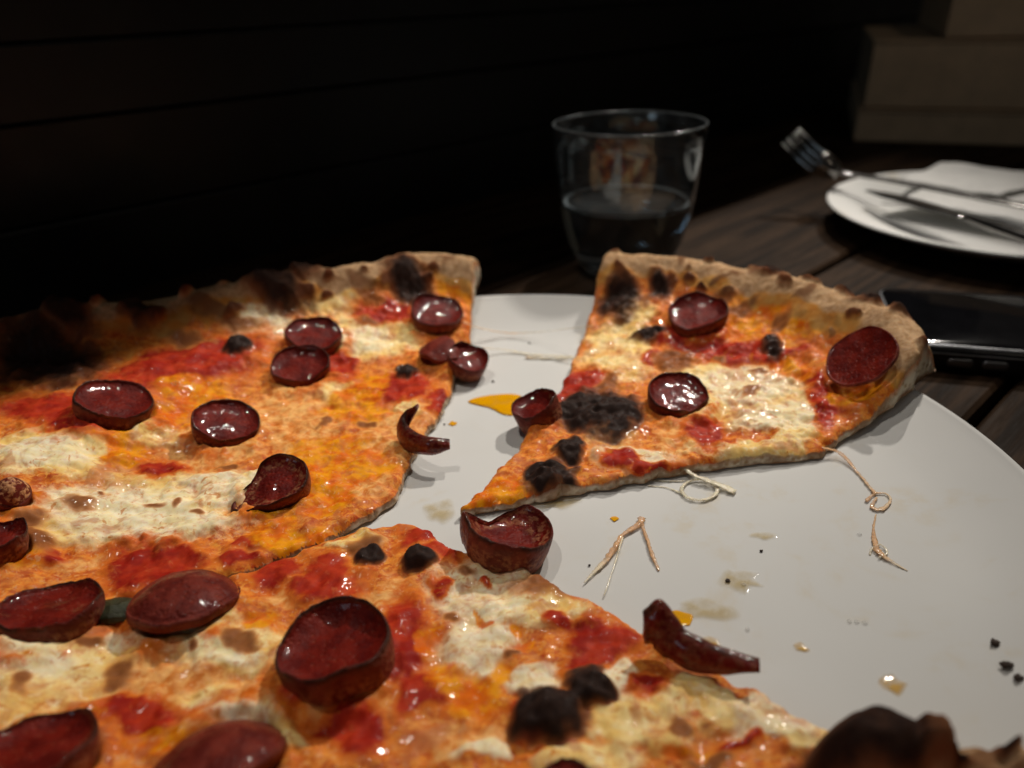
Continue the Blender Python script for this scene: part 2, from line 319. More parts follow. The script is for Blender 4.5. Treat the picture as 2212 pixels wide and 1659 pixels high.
# ------------------------------------------------------------------ node helper and materials
class G:
    def __init__(s, name):
        s.m = bpy.data.materials.new(name); s.m.use_nodes = True
        s.t = s.m.node_tree; s.n = s.t.nodes; s.b = s.n['Principled BSDF']
        s.out = s.n['Material Output']
    def put(s, sock, v):
        if isinstance(v, bpy.types.NodeSocket): s.t.links.new(v, sock)
        elif isinstance(v, (tuple, list)) and len(v) == 3 and sock.type == 'RGBA': sock.default_value = (*v, 1)
        else: sock.default_value = v
    def set(s, **k):
        for a, v in k.items(): s.put(s.b.inputs[a.replace('_', ' ')], v)
        return s.m
    def coord(s, scale=None, which='Object', rot=None):
        c = s.n.new('ShaderNodeTexCoord').outputs[which]
        if scale is None: return c
        mp = s.n.new('ShaderNodeMapping'); s.put(mp.inputs[0], c); mp.inputs['Scale'].default_value = scale
        if rot: mp.inputs['Rotation'].default_value = rot
        return mp.outputs[0]
    def noise(s, scale, detail=3, rough=0.55, co=None, dist=0.0):
        n = s.n.new('ShaderNodeTexNoise'); s.put(n.inputs['Vector'], co if co is not None else s.coord())
        n.inputs['Scale'].default_value = scale; n.inputs['Detail'].default_value = detail
        n.inputs['Roughness'].default_value = rough; n.inputs['Distortion'].default_value = dist
        return n.outputs['Fac']
    def voro(s, scale, co=None, feature='F1', out='Distance'):
        n = s.n.new('ShaderNodeTexVoronoi'); n.feature = feature
        s.put(n.inputs['Vector'], co if co is not None else s.coord()); n.inputs['Scale'].default_value = scale
        return n.outputs[out]
    def math(s, op, a, b=0.0, clamp=False):
        n = s.n.new('ShaderNodeMath'); n.operation = op; n.use_clamp = clamp
        s.put(n.inputs[0], a); s.put(n.inputs[1], b); return n.outputs[0]
    def mad(s, a, k, c):
        n = s.n.new('ShaderNodeMath'); n.operation = 'MULTIPLY_ADD'
        s.put(n.inputs[0], a); s.put(n.inputs[1], k); s.put(n.inputs[2], c); return n.outputs[0]
    def ramp(s, x, lo, hi, a=0.0, b=1.0, smooth=True):
        n = s.n.new('ShaderNodeMapRange'); n.interpolation_type = 'SMOOTHSTEP' if smooth else 'LINEAR'
        s.put(n.inputs['Value'], x); n.inputs['From Min'].default_value = lo; n.inputs['From Max'].default_value = hi
        s.put(n.inputs['To Min'], a); s.put(n.inputs['To Max'], b); return n.outputs[0]
    def mix(s, f, a, b):
        n = s.n.new('ShaderNodeMix'); n.data_type = 'RGBA'
        s.put(n.inputs['Factor'], f); s.put(n.inputs['A'], None) if False else None
        A = [i for i in n.inputs if i.name == 'A' and i.type == 'RGBA'][0]
        B = [i for i in n.inputs if i.name == 'B' and i.type == 'RGBA'][0]
        s.put(A, a); s.put(B, b)
        return [o for o in n.outputs if o.type == 'RGBA'][0]
    def attr(s, name):
        n = s.n.new('ShaderNodeAttribute'); n.attribute_name = name
        sp = s.n.new('ShaderNodeSeparateColor'); s.t.links.new(n.outputs['Color'], sp.inputs[0])
        return sp.outputs[0], sp.outputs[1], sp.outputs[2], n.outputs['Alpha']
    def bump(s, h, strength=0.3, dist=0.001, prev=None):
        n = s.n.new('ShaderNodeBump'); n.inputs['Strength'].default_value = strength; n.inputs['Distance'].default_value = dist
        s.put(n.inputs['Height'], h)
        if prev is not None: s.put(n.inputs['Normal'], prev)
        return n.outputs[0]

def mat_pizza():
    g = G('pizza_surface')
    C, W, R, P = g.attr('mask_a'); O, B, K, CR = g.attr('mask_b'); FL, WALL, DEEP, _ = g.attr('mask_c')
    co = g.coord()
    n1 = g.noise(140, 4, 0.6, co); n2 = g.noise(420, 4, 0.65, co, 0.4); n3 = g.noise(1100, 3, 0.6, co); n4 = g.noise(230, 3, 0.6, g.coord((1.0, 1.6, 1.0)))
    brk = g.math('ADD', g.mad(g.noise(85, 3, 0.55, co, 0.4), 0.7, -0.35), g.math('ADD', g.mad(n2, 0.62, -0.31), g.mad(n3, 0.26, -0.13)))           # break-up of every patch edge
    def broken(m, lo, hi, k=1.0): return g.ramp(g.math('ADD', m, g.math('MULTIPLY', brk, k)), lo, hi)
    # cooked-together base of sauce, oil and cheese
    n5 = g.noise(260, 6, 0.68, co, 0.6); n6 = g.noise(75, 4, 0.6, co, 0.5)
    base = g.mix(g.ramp(n5, 0.34, 0.62), (0.44, 0.050, 0.010), (0.78, 0.22, 0.026))
    base = g.mix(g.ramp(g.math('ADD', g.math('MULTIPLY', n4, 0.55), g.math('MULTIPLY', n3, 0.45)), 0.45, 0.64), base, (0.84, 0.33, 0.05))
    base = g.mix(g.math('MULTIPLY', g.ramp(n6, 0.52, 0.68), 0.55), base, (0.48, 0.13, 0.05))
    spk = g.noise(300, 4, 0.58, g.coord((1.0, 1.3, 1.0)), 0.9); spk2 = g.noise(210, 4, 0.60, g.coord((1.0, 1.5, 1.0)), 0.9)
    base = g.mix(g.ramp(spk, 0.46, 0.70, 0.0, 0.6), base, (0.88, 0.42, 0.10))
    base = g.mix(g.ramp(spk2, 0.50, 0.66, 0.0, 0.8), base, (0.46, 0.075, 0.012))
    peach = g.mix(g.ramp(n5, 0.36, 0.64), (0.68, 0.20, 0.03), (0.90, 0.50, 0.17))
    col = g.mix(broken(P, 0.25, 0.85), base, peach)
    cream = g.mix(g.ramp(n1, 0.35, 0.65), (0.88, 0.58, 0.17), (0.92, 0.74, 0.36))
    cream = g.mix(g.ramp(n5, 0.50, 0.72, 0.0, 0.6), cream, (0.80, 0.34, 0.07))
    cream = g.mix(g.ramp(n6, 0.52, 0.72, 0.0, 0.35), cream, (0.78, 0.30, 0.06))
    cream = g.mix(g.ramp(spk2, 0.56, 0.68, 0.0, 0.5), cream, (0.74, 0.37, 0.11))
    cream = g.mix(g.ramp(spk, 0.55, 0.63, 0.0, 0.5), cream, (0.93, 0.80, 0.52))
    cf = broken(C, 0.22, 0.78, 1.25)
    col = g.mix(cf, col, cream)
    wf = broken(W, 0.12, 0.80, 1.25)
    white = g.mix(g.ramp(n4, 0.3, 0.7), (0.92, 0.78, 0.43), (0.92, 0.85, 0.64))
    white = g.mix(g.ramp(n5, 0.55, 0.72, 0.0, 0.7), white, (0.80, 0.46, 0.18))
    white = g.mix(g.ramp(spk2, 0.57, 0.67, 0.0, 0.55), white, (0.72, 0.44, 0.18))
    col = g.mix(g.math('MULTIPLY', wf, 0.92), col, white)
    red = g.mix(g.ramp(n1, 0.35, 0.7), (0.29, 0.011, 0.005), (0.50, 0.042, 0.012))
    red = g.mix(g.ramp(n5, 0.58, 0.72, 0.0, 0.5), red, (0.62, 0.17, 0.06))
    col = g.mix(broken(R, -0.05, 0.45, 1.0), col, g.mix(n1, (0.74, 0.22, 0.02), (0.62, 0.10, 0.02)))
    rf = broken(R, 0.25, 0.92, 1.2)
    col = g.mix(rf, col, red)
    of = broken(O, 0.30, 0.85, 1.1)
    col = g.mix(g.math('MULTIPLY', of, 0.9), col, g.mix(g.ramp(n1, 0.38, 0.62), (0.70, 0.13, 0.003), (0.84, 0.33, 0.003)))
    # thin pale flecks and oily seams inside the cheese
    fleck = g.ramp(g.noise(700, 2, 0.5, co, 0.8), 0.60, 0.70)
    col = g.mix(g.math('MULTIPLY', fleck, g.math('MULTIPLY', g.math('SUBTRACT', 1.0, g.math('MAXIMUM', cf, rf)), 0.4)), col, (0.78, 0.50, 0.26))
    seam = g.ramp(g.noise(240, 3, 0.6, co, 1.2), 0.58, 0.70)
    col = g.mix(g.math('MULTIPLY', seam, g.math('MULTIPLY', g.math('MAXIMUM', cf, wf), 0.75)), col, g.mix(n1, (0.46, 0.10, 0.012), (0.68, 0.24, 0.012)))
    pinkish = g.ramp(g.noise(95, 3, 0.6, g.coord((1.2, 1.0, 1.0)), 0.8), 0.54, 0.68)
    col = g.mix(g.math('MULTIPLY', pinkish, g.math('MULTIPLY', g.math('SUBTRACT', 1.0, rf), 0.55)), col, (0.52, 0.16, 0.065))
    bf0 = g.math('ADD', B, g.math('MULTIPLY', brk, 0.5)); bf = g.ramp(bf0, 0.35, 1.0)
    col = g.mix(g.ramp(bf0, 0.10, 0.6, 0.0, 0.7), col, (0.60, 0.22, 0.05))
    col = g.mix(g.math('MULTIPLY', bf, 0.9), col, g.mix(n3, (0.17, 0.050, 0.014), (0.30, 0.10, 0.03)))
    # crust: floured tan dough, oil-stained towards the topping
    tan = g.mix(g.ramp(n2, 0.3, 0.7), (0.34, 0.19, 0.090), (0.56, 0.37, 0.21))
    stained = g.mix(g.ramp(n1, 0.35, 0.65), (0.50, 0.20, 0.035), (0.52, 0.29, 0.08))
    crust = g.mix(g.ramp(g.math('ADD', FL, g.mad(n1, 0.5, -0.25)), 0.3, 0.7), stained, tan)
    dust = g.ramp(g.noise(900, 4, 0.7, g.coord((1.0, 2.2, 1.0))), 0.5, 0.68)
    crust = g.mix(g.math('MULTIPLY', g.math('MULTIPLY', dust, FL), 0.45), crust, (0.66, 0.50, 0.34))
    crf = g.ramp(g.math('ADD', CR, g.math('MULTIPLY', brk, 0.35)), 0.35, 0.7)
    col = g.mix(crf, col, crust)
    col = g.mix(g.math('MULTIPLY', g.math('MULTIPLY', bf, crf), 0.85), col, (0.17, 0.075, 0.035))
    freck = g.ramp(g.noise(125, 2, 0.5, co, 0.3), 0.56, 0.66)
    col = g.mix(g.math('MULTIPLY', g.math('MULTIPLY', freck, crf), 0.25), col, g.mix(n3, (0.10, 0.042, 0.022), (0.20, 0.09, 0.045)))
    kf0 = g.math('ADD', K, g.math('MULTIPLY', brk, 0.6))
    col = g.mix(g.ramp(kf0, 0.02, 0.50, 0.0, 0.85), col, (0.15, 0.050, 0.022))
    kf = g.ramp(kf0, 0.40, 1.05)
    col = g.mix(kf, col, g.mix(n3, (0.012, 0.008, 0.008), (0.045, 0.026, 0.020)))
    # cut faces: open crumb
    pore = g.ramp(g.voro(420, co), 0.12, 0.5)
    crumb = g.mix(pore, (0.50, 0.36, 0.21), (0.78, 0.69, 0.54))
    crumb = g.mix(g.ramp(n2, 0.58, 0.85), crumb, (0.50, 0.28, 0.12))
    col = g.mix(WALL, col, crumb)
    col = g.mix(g.math('MULTIPLY', DEEP, g.ramp(n1, 0.3, 0.6)), col, (0.26, 0.13, 0.06))
    dry = g.math('MAXIMUM', g.math('MULTIPLY', crf, g.ramp(FL, 0.1, 0.6, 0.35, 1.0)), WALL)
    wet = g.math('SUBTRACT', 1.0, dry, True)
    rough = g.math('MAXIMUM', g.ramp(dry, 0.0, 1.0, g.mad(n2, 0.2, 0.46), 0.95), g.math('MULTIPLY', kf, 0.55))
    hgt = g.math('ADD', g.math('MULTIPLY', n2, 0.9), g.math('MULTIPLY', n3, 0.45))
    nb = g.bump(hgt, 0.05, 0.0010)
    ncoat = g.bump(g.noise(150, 3, 0.5, co, 0.3), 0.20, 0.0020)
    g.set(Base_Color=col, Roughness=rough, Normal=nb, Coat_Normal=ncoat,
          Coat_Weight=g.math('MULTIPLY', g.math('MULTIPLY', wet, g.math('SUBTRACT', 1.0, g.math('MULTIPLY', kf, 0.8))), g.ramp(g.noise(70, 3, 0.55, co), 0.50, 0.68, 0.02, 0.50)), Coat_Roughness=0.11,
          Subsurface_Weight=0.12, Subsurface_Radius=(0.9, 0.45, 0.2), Subsurface_Scale=0.002, Specular_IOR_Level=g.ramp(g.math('MAXIMUM', dry, g.math('MULTIPLY', kf, 0.7)), 0, 1, 0.09, 0.03))
    return g.m

def mat_pepperoni():
    g = G('pepperoni_meat')
    CH, IN, CRM, _ = g.attr('meat')
    co = g.coord()
    n1 = g.noise(180, 3, 0.6, co); n2 = g.noise(600, 4, 0.6, co); v = g.voro(640, co)
    inner = g.mix(g.ramp(n1, 0.35, 0.65), (0.090, 0.0045, 0.003), (0.165, 0.0105, 0.005))
    outer = g.mix(g.ramp(n1, 0.35, 0.65), (0.12, 0.021, 0.014), (0.21, 0.050, 0.033))
    col = g.mix(IN, outer, inner)
    fat = g.math('MULTIPLY', g.ramp(v, 0.34, 0.14), g.ramp(n1, 0.40, 0.62))
    col = g.mix(g.math('MULTIPLY', fat, 0.2), col, (0.36, 0.10, 0.050))
    col = g.mix(g.math('MULTIPLY', CRM, g.ramp(n2, 0.45, 0.58)), col, (0.60, 0.30, 0.14))
    col = g.mix(g.ramp(g.math('ADD', g.math('MULTIPLY', CH, g.ramp(n1, 0.30, 0.62, 0.35, 1.15)), g.mad(n2, 0.7, -0.35)), 0.20, 0.95), col, (0.040, 0.013, 0.008))
    nb = g.bump(g.math('ADD', n2, g.math('MULTIPLY', g.ramp(v, 0.0, 0.5), 0.5)), 0.6, 0.0007)
    nc = g.bump(g.noise(300, 3, 0.55, co), 0.22, 0.0010)
    g.set(Base_Color=col, Roughness=g.mad(n2, 0.3, 0.34), Normal=nb, Specular_IOR_Level=0.10, Coat_Weight=g.ramp(IN, 0, 1, 0.10, 0.45), Coat_Roughness=0.08, Coat_Normal=nc,
          Subsurface_Weight=0.08, Subsurface_Radius=(1.0, 0.25, 0.12), Subsurface_Scale=0.0015)
    return g.m

def mat_ceramic(name, tint):
    g = G(name)
    n = g.noise(14, 3, 0.5); n2 = g.noise(130, 4, 0.6)
    col = g.mix(g.ramp(n, 0.35, 0.7), tint, tuple(c * 0.94 for c in tint))
    # dried smudges of grease
    sm = g.math('MULTIPLY', g.ramp(g.noise(26, 4, 0.65, None, 0.6), 0.54, 0.70), g.ramp(n2, 0.40, 0.68))
    col = g.mix(g.math('MULTIPLY', sm, 0.30), col, (0.52, 0.40, 0.20))
    g.set(Base_Color=col, Roughness=0.5, Specular_IOR_Level=0.0)
    return g.m

def mat_wood():
    g = G('dark_table_wood')
    oi = g.n.new('ShaderNodeObjectInfo').outputs['Random']
    cb = g.n.new('ShaderNodeCombineXYZ'); g.put(cb.inputs[0], g.math('MULTIPLY', oi, 7.0)); g.put(cb.inputs[1], g.math('MULTIPLY', oi, 13.0))
    va = g.n.new('ShaderNodeVectorMath'); va.operation = 'ADD'; g.put(va.inputs[0], g.coord((1.0, 14.0, 6.0))); g.put(va.inputs[1], cb.outputs[0])
    co = va.outputs[0]
    gr = g.noise(7, 5, 0.6, co, 1.2); fine = g.noise(40, 4, 0.7, co, 0.3)
    col = g.mix(g.ramp(gr, 0.33, 0.66), (0.010, 0.0058, 0.0034), (0.044, 0.025, 0.014))
    col = g.mix(g.math('MULTIPLY', g.ramp(fine, 0.5, 0.68), 0.55), col, (0.020, 0.013, 0.009))
    h = g.math('ADD', g.math('MULTIPLY', gr, 0.6), g.math('MULTIPLY', fine, 0.5))
    g.set(Base_Color=col, Roughness=g.ramp(fine, 0.3, 0.7, 0.5, 0.7), Normal=g.bump(h, 0.4, 0.0015), Specular_IOR_Level=0.04)
    return g.m

def mat_simple(name, col, rough, metal=0.0, var=0.25, scale=60, bump=0.1, dist=0.0006, spec=0.5):
    g = G(name)
    n = g.noise(scale, 4, 0.6)
    g.set(Base_Color=g.mix(g.ramp(n, 0.3, 0.7), tuple(c * (1 - var) for c in col), tuple(min(1, c * (1 + var * 0.5)) for c in col)),
          Roughness=g.ramp(n, 0.3, 0.7, rough * 0.85, min(1, rough * 1.15)), Metallic=metal, Normal=g.bump(g.noise(scale * 6, 3, 0.6), bump, dist), Specular_IOR_Level=spec)
    return g.m

def mat_glass(name, ior, tint=(1, 1, 1), rough=0.0):
    g = G(name)
    n = g.noise(90, 3, 0.6)
    g.set(Base_Color=tint, Transmission_Weight=0.975 if rough < 0 else g.ramp(n, 0.35, 0.7, 0.99, 0.955), IOR=ior, Roughness=0.0 if rough < 0 else g.ramp(n, 0.5, 0.75, 0.0, 0.06))  # small diffuse share painted in as haze, to lighten glass and water
    return g.m

def mat_cheese():
    g = G('stringy_cheese')
    O, _, _, _ = g.attr('stain'); n = g.noise(300, 3, 0.6)
    col = g.mix(g.ramp(g.math('ADD', O, g.mad(n, 0.5, -0.25)), 0.25, 0.8), (0.86, 0.77, 0.58), (0.72, 0.42, 0.22))
    g.set(Base_Color=col, Roughness=0.4, Alpha=g.ramp(n, 0.3, 0.65, 0.30, 0.92), Specular_IOR_Level=0.15, Coat_Weight=0.25, Coat_Roughness=0.1, Subsurface_Weight=0.25, Subsurface_Radius=(1.0, 0.7, 0.4), Subsurface_Scale=0.0015,
          Normal=g.bump(g.noise(900, 3, 0.6), 0.4, 0.0006))
    return g.m

def mat_oil(name, col, strength):
    g = G(name)
    n = g.noise(160, 3, 0.6)
    g.set(Base_Color=g.mix(n, col, tuple(c * 0.8 for c in col)), Roughness=0.06, Alpha=g.math('MULTIPLY', g.ramp(n, 0.35, 0.62, strength * (0.8 if strength > 0.9 else 0.35), strength), g.attr('fade')[0]), Specular_IOR_Level=0.5)
    return g.m

M_PIZZA, M_PEP, M_CHEESE = mat_pizza(), mat_pepperoni(), mat_cheese()
M_PLATE = mat_ceramic('white_glazed_ceramic', (0.62, 0.62, 0.605))
M_WOOD = mat_wood()
M_WALL = mat_simple('black_stained_boards', (0.009, 0.010, 0.0115), 0.42, var=0.3, scale=25, bump=0.25)
M_CARD = mat_simple('brown_cardboard', (0.68, 0.49, 0.31), 0.8, var=0.12, scale=40, bump=0.15, spec=0.2)
M_STEEL = mat_simple('brushed_steel', (0.30, 0.29, 0.28), 0.16, metal=1.0, var=0.08, scale=80, bump=0.05)
M_PHONE = mat_simple('black_phone_case', (0.008, 0.008, 0.009), 0.22, var=0.2, scale=120, bump=0.04)
M_SCREEN = mat_simple('phone_screen_glass', (0.004, 0.004, 0.005), 0.06, var=0.2, scale=60, bump=0.0)
M_RAIL = mat_simple('dark_metal_rail', (0.22, 0.225, 0.24), 0.36, metal=0.9, var=0.1, scale=120, bump=0.03)
M_NAP = mat_simple('white_paper_napkin', (0.90, 0.895, 0.87), 0.85, var=0.05, scale=120, bump=0.5, dist=0.0008, spec=0.1)
M_GLASS = mat_glass('clear_glass', 1.5, (0.86, 0.95, 1.0))
M_WATER = mat_glass('clear_water', 1.333, (1, 1, 1), -1)
M_CRUMB = mat_simple('burnt_crumb', (0.05, 0.026, 0.016), 0.7, var=0.4, scale=900, bump=0.6)
M_BURNT = mat_simple('burnt_glossy', (0.010, 0.009, 0.0075), 0.42, var=0.5, scale=420, bump=0.12, dist=0.0006)
M_HERB = mat_simple('wilted_basil', (0.030, 0.034, 0.012), 0.35, var=0.4, scale=420, bump=0.5)
M_OIL = mat_oil('orange_oil', (0.86, 0.40, 0.002), 1.0)
M_OIL2 = mat_oil('pale_oil', (0.72, 0.42, 0.06), 0.75)
M_GLINT_BEAD = mat_oil('pale_glint_bead', (0.7, 0.7, 0.68), 0.35)
M_FILM = mat_oil('thin_grease', (0.62, 0.44, 0.12), 0.45)

# ------------------------------------------------------------------ setting: table, wall
ANG = math.atan2(WT.y, WT.x)
table = empty('table', WP, ANG)
tag(table, 'dark brown wooden table of wide planks under the plates', 'table')
tag(table, kind='structure')
rs = random.Random(3)
for i, y0 in enumerate((-0.871, -0.746, -0.621, -0.496, -0.371, -0.246, -0.121, 0.004, 0.129)):
    y1 = min(y0 + 0.121, 0.168)
    v, f = box_mesh(-1.0, 1.5, y0 + 0.0022, y1 + 0.0018, -0.034, 0.0 - rs.random() * 0.0006, 0.0018)
    mesh_obj('plank', v, f, M_WOOD, table, smooth=False)
v, f = box_mesh(-0.98, 1.48, -0.86, 0.165, -0.060, -0.036)
mesh_obj('under_board', v, f, M_WOOD, table, smooth=False)

wall = empty('partition', WP + WN * 0.17 + Vector((0, 0, -0.06)), ANG)
tag(wall, 'black partition of horizontal boards standing behind the table', 'partition')
for z0, z1, dy in ((-0.0, 0.1065, 0.0), (0.1075, 0.1595, 0.003), (0.1605, 0.198, 0.0), (0.199, 0.32, 0.003), (0.322, 0.45, 0.0), (0.452, 0.59, 0.005), (0.592, 0.74, 0.0), (0.742, 0.90, 0.005), (0.902, 1.128, 0.0)):
    v, f = box_mesh(-1.0, 1.5, dy + 0.001, 0.05, z0, z1, 0.001)
    mesh_obj('board', v, f, M_WALL, wall, smooth=False)

# ------------------------------------------------------------------ large white plate
PC = (-0.0017, 0.1914)
prof = [(0.0, 0.0088), (0.05, 0.0089), (0.10, 0.0090), (0.122, 0.0091), (0.130, 0.0096), (0.137, 0.0111), (0.144, 0.0136), (0.150, 0.0160), (0.1545, 0.0180), (0.1570, 0.0192),
        (0.1580, 0.0199), (0.1586, 0.0196), (0.1587, 0.0188), (0.1578, 0.0176), (0.152, 0.0128), (0.143, 0.0068), (0.136, 0.0046), (0.110, 0.0036), (0.108, 0.0005), (0.104, 0.0004), (0.102, 0.0040), (0.05, 0.0044), (0.0, 0.0044)]
v, f = lathe(prof, 160, closed=False)
plate = mesh_obj('serving_plate', v, f, M_PLATE, loc=(PC[0], PC[1], 0.0))
tag(plate, 'large round white plate under the pepperoni pizza, smeared with grease', 'plate')

def pbase(x, y):
    return 0.0095 + 0.0115 * sst(0.115, 0.165, np.hypot(x - PC[0], y - PC[1]))

# ------------------------------------------------------------------ pizza pieces
def seg_dist(px, py, A, B):
    d = np.full(px.shape, 1e9)
    for (ax, ay), (bx, by) in zip(A, B):
        dx, dy = bx - ax, by - ay; L = dx * dx + dy * dy + 1e-18
        t = np.clip(((px - ax) * dx + (py - ay) * dy) / L, 0, 1)
        q = (px - ax - t * dx) ** 2 + (py - ay - t * dy) ** 2
        np.minimum(d, q, out=d)
    return np.sqrt(d)

def inside(px, py, P):
    r = np.zeros(px.shape, bool); n = len(P)
    for i in range(n):
        x0, y0 = P[i]; x1, y1 = P[(i + 1) % n]
        if y0 == y1: continue
        c = ((y0 > py) != (y1 > py)) & (px < (x1 - x0) * (py - y0) / (y1 - y0) + x0)
        r ^= c
    return r

def rag(pts, n, amp, size, seed):
    """smooth a traced cut edge and roughen it"""
    P = catmull(pts, n)
    T = np.gradient(P, axis=0); T /= np.linalg.norm(T, axis=1)[:, None]
    N = np.c_[T[:, 1], -T[:, 0]]
    s = np.r_[0, np.cumsum(np.linalg.norm(np.diff(P, axis=0), axis=1))]
    k = fbm(s, s * 0 + seed * 3.7, size, 3, seed) * amp
    k *= np.minimum(1, np.minimum(s, s[-1] - s) / 0.004)
    return P + N * k[:, None]

def pizza_piece(name, label, cut, crust, patches, seed, crust_h=0.0145, thick=0.0042, step=0.00055, crust_in=0.032, bubbles=(), peps=(), domes=()):
    cutP = rag(np.array(cut) / 1000.0, 8, 0.0011, 0.006, seed)
    crP = rag(np.array(crust) / 1000.0, 8, 0.0016, 0.02, seed + 5)
    poly = np.vstack([cutP[:-1], crP[:-1]])
    x0, y0 = poly.min(0) - step; x1, y1 = poly.max(0) + step
    nx, ny = int((x1 - x0) / step) + 2, int((y1 - y0) / step) + 2
    gx, gy = np.meshgrid(x0 + np.arange(nx) * step, y0 + np.arange(ny) * step)
    ins = inside(gx.ravel(), gy.ravel(), poly).reshape(gx.shape)
    A, B = poly, np.roll(poly, -1, 0)
    # grid points near the outline are drawn onto it
    dist = np.full(gx.shape, 1e9); nxp, nyp = gx.copy(), gy.copy()
    for (ax, ay), (bx, by) in zip(A, B):
        dx, dy = bx - ax, by - ay; L = dx * dx + dy * dy + 1e-18
        m = 0.006
        i0 = max(0, int((min(ax, bx) - m - x0) / step)); i1 = min(nx, int((max(ax, bx) + m - x0) / step) + 2)
        j0 = max(0, int((min(ay, by) - m - y0) / step)); j1 = min(ny, int((max(ay, by) + m - y0) / step) + 2)
        sx, sy = gx[j0:j1, i0:i1], gy[j0:j1, i0:i1]
        t = np.clip(((sx - ax) * dx + (sy - ay) * dy) / L, 0, 1)
        qx, qy = ax + t * dx, ay + t * dy; q = np.hypot(sx - qx, sy - qy)
        sub = dist[j0:j1, i0:i1]; b = q < sub
        sub[b] = q[b]; nxp[j0:j1, i0:i1][b] = qx[b]; nyp[j0:j1, i0:i1][b] = qy[b]
    keep = ins | (dist < 0.55 * step)
    snap = keep & (dist < 0.55 * step)
    X = np.where(snap, nxp, gx); Y = np.where(snap, nyp, gy)
    cell = keep[:-1, :-1] & keep[1:, :-1] & keep[:-1, 1:] & keep[1:, 1:]
    used = np.zeros_like(keep)
    used[:-1, :-1] |= cell; used[1:, :-1] |= cell; used[:-1, 1:] |= cell; used[1:, 1:] |= cell
    idx = -np.ones(keep.shape, int); idx[used] = np.arange(used.sum())
    jj, ii = np.nonzero(cell)
    Q = np.c_[idx[jj, ii], idx[jj, ii + 1], idx[jj + 1, ii + 1], idx[jj + 1, ii]]
    x, y = X[used], Y[used]; n = len(x)
    dcrust = seg_dist(x, y, crP[:-1:2], np.vstack([crP[2::2], crP[-1:]])[:len(crP[:-1:2])])
    dcut = np.minimum(seg_dist(x, y, cutP[:-1], cutP[1:]), 0.02)
    # wandering inner edge of the rim
    w = crust_in * (1 + 0.16 * fbm(x, y, 0.045, 2, seed + 2))
    d = dcrust / w
    up = np.sqrt(np.clip(1 - (1 - np.clip(d / 0.5, 0, 1)) ** 2, 0, 1))
    dn = 1 - sst(0.40, 1.10, d)
    rim = up * dn
    crf = 1 - sst(0.66, 0.98, d + 0.10 * fbm(x, y, 0.012, 2, seed + 3))
    flour = 1 - sst(0.52, 0.86, d + 0.16 * fbm(x, y, 0.020, 2, seed + 4))
    # patches
    wx = x + 0.0042 * fbm(x, y, 0.014, 3, 11); wy = y + 0.0042 * fbm(x, y, 0.014, 3, 23)
    masks = {k: np.zeros(n) for k in 'CWRPOBK'}
    for kind, cx, cy, ax, ay, bx, by in patches:
        det = ax * by - ay * bx
        ux, uy = wx * 1000 - cx, wy * 1000 - cy
        a = (ux * by - uy * bx) / det; b = (ax * uy - ay * ux) / det
        r = np.hypot(a, b)
        masks[kind] = np.maximum(masks[kind], 1 - sst(0.45, 1.5, r))
    rsb = np.random.RandomState(seed + 40)
    cand = np.nonzero((d > 0.22) & (d < 0.86))[0]
    blist = np.zeros(n)
    for _ in range(int(len(cand) * (step / 0.00055) ** 2 / 620)):
        c_ = cand[rsb.randint(len(cand))]; r_ = rsb.uniform(0.0022, 0.0048) * (1.35 if rsb.rand() < 0.25 else 0.9)
        s_ = np.nonzero((np.abs(x - x[c_]) < 2 * r_) & (np.abs(y - y[c_]) < 2 * r_))[0]
        ex, ey = x[c_] - PC[0], y[c_] - PC[1]; el = math.hypot(ex, ey); ex, ey = ex / el, ey / el
        ux, uy = x[s_] - x[c_], y[s_] - y[c_]
        q = np.hypot((ux * ex + uy * ey) * 1.9, (uy * ex - ux * ey) * rsb.uniform(0.75, 1.1)) / r_
        w_ = 1 - sst(0.35, 1.25, q + 0.25 * fbm(x[s_], y[s_], 0.003, 2, seed))
        k_ = rsb.uniform(0.35, 1.0)
        masks['K'][s_] = np.maximum(masks['K'][s_], w_ * k_ * 0.85); masks['B'][s_] = np.maximum(masks['B'][s_], w_)
        blist[s_] = np.maximum(blist[s_], np.sqrt(np.clip(1 - q * q, 0, 1)) * r_ * 0.17)
    n8, n3, n20, n15 = fbm(x, y, 0.008, 3, 31), fbm(x, y, 0.0030, 3, 41), fbm(x, y, 0.024, 2, 51), fbm(x, y, 0.0016, 2, 61)
    top = pbase(x, y) + thick * (0.35 + 0.65 * sst(0, 0.006, dcrust)) + crust_h * rim * (1 + 0.16 * fbm(x, y, 0.035, 2, 71))
    for px_, py_, pr_ in peps:
        q = np.hypot(x - px_, y - py_)
        top += 0.0020 * (1 - sst(pr_ * 0.8, pr_ + 0.006 + 0.002 * n8, q)) * (1 - crf) - 0.0030 * (1 - sst(pr_ * 0.6, pr_ * 0.92, q))
        ringm = np.exp(-((q - pr_ * 1.08) / 0.0030) ** 2) * (0.62 + 0.5 * n8)
        masks['O'] = np.maximum(masks['O'], 0.55 * ringm); masks['R'] = np.maximum(masks['R'], 0.45 * ringm * (n20 > 0)); masks['W'] *= 1 - 0.6 * np.clip(ringm, 0, 1)
    for cx, cy, rx, ry, hh in domes:
        q = ((x * 1000 - cx) / rx) ** 2 + ((y * 1000 - cy) / ry) ** 2 + 0.55 * n8 + 0.5 * fbm(x, y, 0.014, 2, 77)
        top += hh / 1000 * np.clip(1 - q, 0, 1) ** 0.7 * (1 + 0.30 * n8 + 0.10 * n3); masks['K'] = np.maximum(masks['K'], 1.15 * (1 - sst(0.5, 1.7, q))); masks['W'] *= sst(0.6, 1.5, q); masks['C'] *= sst(0.6, 1.5, q)
